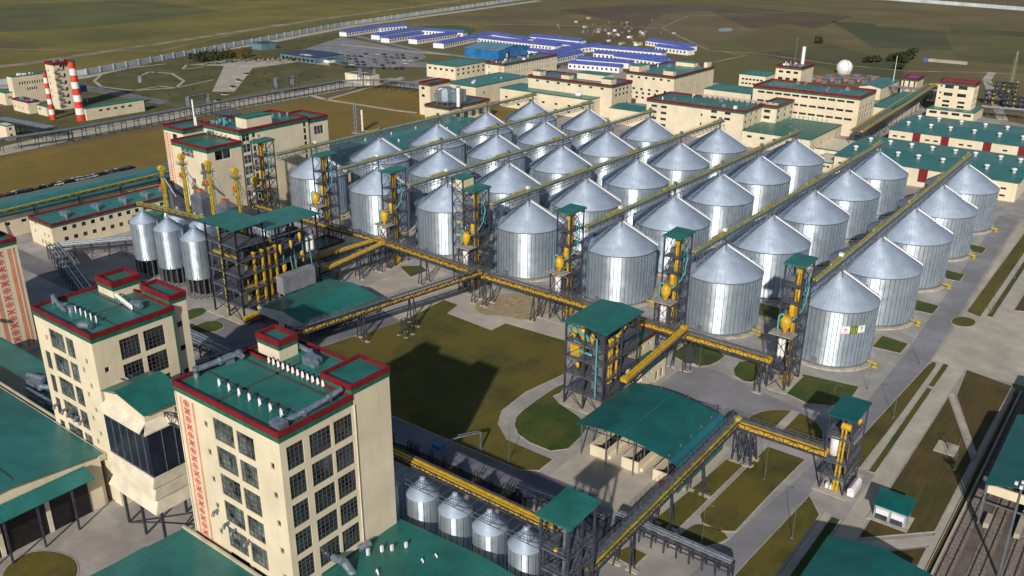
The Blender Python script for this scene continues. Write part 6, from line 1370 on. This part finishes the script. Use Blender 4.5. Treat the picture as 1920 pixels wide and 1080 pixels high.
# ------------------------------------------------------------------ workers' camp with blue roofs
camp=[((650,66),(717,56),6),((714,57),(763,53),6),((712,72),(790,59),7),((730,78),(795,68),7),((792,62),(868,67),6),((782,80),(858,68),7),((832,88),(930,68),8),((896,77),(1040,93),8),((922,70),(985,80),6),((992,74),(1085,83),9),((1034,108),(1108,92),8),((1036,118),(1095,105),8),((1080,118),(1178,126),8),((1112,95),(1240,106),7),((1112,106),(1245,118),8),((1150,112),(1255,126),7),((1210,82),(1290,94),8),((1228,93),(1290,101),6),((960,98),(1030,106),6),((1060,99),(1130,92),6),((1065,126),(1160,134),6),((1180,132),(1262,138),6),((1000,82),(1080,92),6)]
campn=['first','second','third','fourth','fifth','sixth','seventh','eighth','ninth','tenth','eleventh','twelfth','thirteenth','fourteenth','fifteenth','sixteenth','seventeenth','eighteenth','in the small front row','in the middle cross row','in the frontmost row','in the front right row','in the dense centre row']
for i,((u0,v0),(u1,v1),wd) in enumerate(camp):
    a=Vector(at(u0,v0+3,0));b_=Vector(at(u1,v1+3,0)); d=(b_-a);L=d.length;d.normalize();s=Vector((-d.y,d.x,0)); s=s if s.dot(Vector((-.5,.8,0)))>0 else -s
    M=Matrix((d,s,Vector((0,0,1)))).transposed().to_4x4(); M.translation=a
    T=thing('barrack',("long white barrack with blue roof, %s from the left in the workers' camp"%campn[i] if i<18 else "long white barrack with blue roof, %s of the workers' camp"%campn[i]),'barrack',tuple(a),'blue-roofed barracks of the camp')
    mb=MB(M); wd=wd*1.1+3; mb.box(0,L,0,wd,0,4.6); mb.build('wall',[white],T)
    mb=MB(M); 
    vs=[(-.5,-.6,4.5),(-.5,wd/2,6.6),(-.5,wd+.6,4.5),(L+.5,-.6,4.5),(L+.5,wd/2,6.6),(L+.5,wd+.6,4.5)]
    mb.add(vs,[(0,3,4,1),(1,4,5,2),(0,1,2),(3,5,4),(0,2,5,3)]); mb.build('roof',[blue],T)
    mb=MB(M); n=int(L/4)
    for k in range(n): mb.box(1+k*4,2.6+k*4,-.06,0,1.4,3.2)
    o=mb.build('window_row',[glass],T)
a=at(866,100,0);b=at(930,104,0); T,b=bpx('large_shed','large bright blue shed with pale blue gabled roof in front of the camp','shed',(866,90),(934,96),(968,84),8,None,roof='gable_x',ridge=3.0,rm=mat('pale_blue_roof',(.12,.24,.36),.5,kind='roof',var=.1),wm=blue2,over=.5)
mb=MB(); mb.box(b[1]+.02,b[1]+.15,b[2]+10,b[2]+16,0,6); mb.build('door',[navy],T)
mb=MB(); mb.box(b[1]+.16,b[1]+.3,b[2]+11,b[2]+13,1,5); mb.build('door_leaf',[white],T)
rr=random.Random(5)
for i in range(60):
    u=rr.gauss(1150,45);v=rr.gauss(66,12) if u>1090 else rr.uniform(42,56)
    if u<1130 and v>64: v-=20
    x,y,_=at(u,v,0); m_=(concl,steell,mat('faded_orange',(.22,.13,.08),.8),concl,white,mat('rust_brown',(.2,.09,.06),.8),steell,mat('faded_teal',(.14,.18,.19),.8))[i%8]; w_=rr.uniform(1.6,4); d_=rr.uniform(1.6,5); h_=rr.uniform(1.2,2.6)
    mb=MB(); mb.box(x-w_/2,x+w_/2,y-d_/2,y+d_/2,0,h_); mb.box(x-w_/2-.1,x+w_/2+.1,y-d_/2-.1,y+d_/2+.1,h_,h_+.15); mb.box(x-w_*.3,x-w_*.1,y-d_/2-.05,y-d_/2,.2,1.9)
    single('site_container',mb,[m_],'small storage container or material pile scattered in the yard beyond the blue roofs','container',(x,y,0),'site containers behind the camp')
for i,(u,v,l) in enumerate(((673,42,'small white hut left of the dirt road'),(820,30,'blue site hut by the perimeter road'),(752,44,'white site hut near the perimeter road'),(1154,36,'small hut'),)):
    pass
# park buildings
T,b=bpx('visitor_hall','low dark blue hall with glass front and white roof lettering at the car park','hall',(524,100),(590,108.5),(614,97),5,lambda a,d: rows('S',a,8,[.8],3.6,2.6,2),par=None,rm=navy,trim=navy,wm=mat('pale_blue_glass',(.12,.21,.27),.4))
cu=bpy.data.curves.new('letters','FONT'); cu.body='ZBH'; cu.size=7; cu.extrude=.1; cu.space_character=1.1
tmp=bpy.data.objects.new('tmp',cu); COL.objects.link(tmp); bpy.context.view_layer.update()
me=bpy.data.meshes.new_from_object(tmp.evaluated_get(bpy.context.evaluated_depsgraph_get())); bpy.data.objects.remove(tmp)
lt=bpy.data.objects.new('roof_lettering',me); me.materials.clear(); me.materials.append(white); COL.objects.link(lt); lt.parent=T
px_,py_,_=at(560,102,5.2); lt.location=Vector((px_,py_,5.25))-Vector(T['_o'])
T,b=bpx('gate_building','small pale blue gate building on the perimeter wall behind the tree clump','gate house',(450,82),(490,82),(494,76),6,None,par=None,rm=navy,wm=mat('pale_blue_glass',(.2,.35,.42)))
T,b=bpx('white_hut','row of tiny white huts beside the visitor hall','hut',(606,110),(616,112),(622,109),3,None,par=None,rm=navy,wm=white)
x,y,_=at(640,120,0); T=thing('bus_shelter','small bright green shelter by the rack next to the car park','shelter',(x,y,0)); mb=MB(); mb.box(x-5,x+5,y-3,y+3,3,3.4); mb.build('roof',[groof],T)
for sx in (-4.5,4.5):
    for sy in (-2.6,2.6): post(T,x+sx,y+sy,0,3,.3,greent)
# cars
def car_mesh(m_):
    mb=MB(); mb.box(-.85,.85,-2.1,2.1,.3,.85)
    mb.add([(-.8,-1.2,.85),(.8,-1.2,.85),(.8,1.5,.85),(-.8,1.5,.85),(-.65,-.6,1.42),(.65,-.6,1.42),(.65,1.0,1.42),(-.65,1.0,1.42)],[(0,1,5,4),(1,2,6,5),(2,3,7,6),(3,0,4,7)],1); mb.add([(-.65,-.6,1.42),(.65,-.6,1.42),(.65,1.0,1.42),(-.65,1.0,1.42)],[(0,1,2,3)],0)
    for x in (-.8,.8):
        for y in (-1.3,1.3): mb.tube((x-.1,y,.32),(x+.1,y,.32),.32,10,2)
    return mb.build('parked_car',[m_,glass,black])
cars=[car_mesh(c) for c in carc]
def place_car(x,y,a,k,label,group):
    o=cars[k].copy(); COL.objects.link(o); o.location=(x,y,.12); o.rotation_euler=(0,0,a); o.scale=(1.0,1.0,1.0); o['label']=label; o['category']='car'; o['group']=group
cn=['silver','black','dark blue','white','red','grey']
rc=random.Random(3)
for j in range(6):
    for i in range(13):
        if rc.random()<.22: continue
        u=640+i*11.5+j*2-(5-j)*0; v=101+j*5.2+i*.35
        if u>786-j*6: continue
        x,y,_=at(u,v,0); k=rc.choice([0,1,1,2,2,5,5,0,3,2]); place_car(x,y,R_(90+rc.uniform(-3,3)),k,'%s car parked in the far car park beyond the pipe rack'%cn[k],'cars in the far car park')
for i in range(46):
    t=i/45; u=2+t*242; v=371-t*54
    if rc.random()<.3: continue
    x,y,_=at(u,v,0); k=rc.choice([0,1,1,2,4,5,3,3,1]); place_car(x+rc.uniform(-.5,.5),y,R_(rc.uniform(-4,4)),k,'%s car in the line parked along the long warehouse beside the brown field'%cn[k],'cars parked beside the brown field')
for c in cars: bpy.data.objects.remove(c)
for u,v,k in ((540,105,1),(555,104,2)): pass
ringpath([(0,374),(120,350),(250,319)],9,asph,.12)
# trees and bushes
rt=random.Random(9)
for i in range(26):
    u=362+i*4.3; v=124-(i*.35)+rt.uniform(-2,2)+ (0 if i%2 else -7); x,y,_=at(u,v,0)
    m_,nmn=((leaf,'dark green'),(leaf,'dark green'),(leafy,'yellow-green'),(leafb,'brown'))[min(3,int(i/26*4*rt.uniform(.7,1.2)))]
    tree(x,y,rt.uniform(7.5,10.5),rt.uniform(2.6,3.4),'%s tree in the dense clump beside the park plaza'%nmn,m_,'trees of the park clump',150)
for i in range(14):
    u=480+i*9; v=116+rt.uniform(-2,3); x,y,_=at(u,v,0); tree(x,y,4.2,2.0,'small yellowish park tree along the plaza edge',leafy if i%2 else leafb,'small trees along the plaza',90)
for i in range(30):
    u=rt.uniform(260,600);v=rt.uniform(138,185)
    if 395<u<470: continue
    if v>205-.12*(u-200): v-=20
    x,y,_=at(u,v,0); tree(x,y,3,1.1,'tiny young tree on the park lawn',leaf,'young trees on the park lawn',50)
for u,v,h,r in ((1690,118,11,8),(1676,116,9,6),(1704,112,11,7),(1628,118,6,6),(1640,116,5.5,6),(1535,82,8,4.2),(1534,78,7,4),(1683,130,5,5)):
    x,y,_=at(u,v,0); T=thing('bush','dark scrub bush standing alone on the far brown plain' if u>1530 and u<1540 else 'dark scrub bush in the clump on the brown plain behind the white sphere','bush',(x,y,0),'bushes on the far plain'); r2=random.Random(u)
    mb=MB(); crown(mb,x,y,h*.45,r,r,h*.45,260,r*.2,r2); mb.build('foliage',[leaf],T); mb=MB()
    for k in range(4): mb.tube((x,y,0),(x+math.cos(k*1.6)*r*.4,y+math.sin(k*1.6)*r*.4,h*.4),.15,5)
    mb.build('stem',[bark],T)
for i in range(5):
    u=410+i*13;v=190-i*12.5; x,y,_=at(u,v,0); T=thing('flower_bed','round brown flower bed down the middle of the park walk','flower bed',(x,y,0),'flower beds on the park walk')
    mb=MB(); mb.lathe([(3,.2),(3,.5),(0,.6)],x,y,16,caps=False); mb.build('rim',[kerb],T); mb=MB(); crown(mb,x,y,1,2.8,2.8,.7,70,.6,rt); mb.build('foliage',[leafb],T)
x,y,_=at(1530,352,0)
x,y,_=at(1770,118,0); T=building('field_shed','long low pale shed with blue end on the far brown plain at the right','shed',x-16,x+18,y,y+4,2.2,(),par=None,rm=steell,wm=concl,trim=None)
mb=MB(); mb.box(x-17,x-13,y-.6,y+4.5,0,2.6); mb.build('blue_end',[blue],T)
# tidy: drop helper properties and default parentless markers
for o in list(SC.objects):
    if '_o' in o: del o['_o']
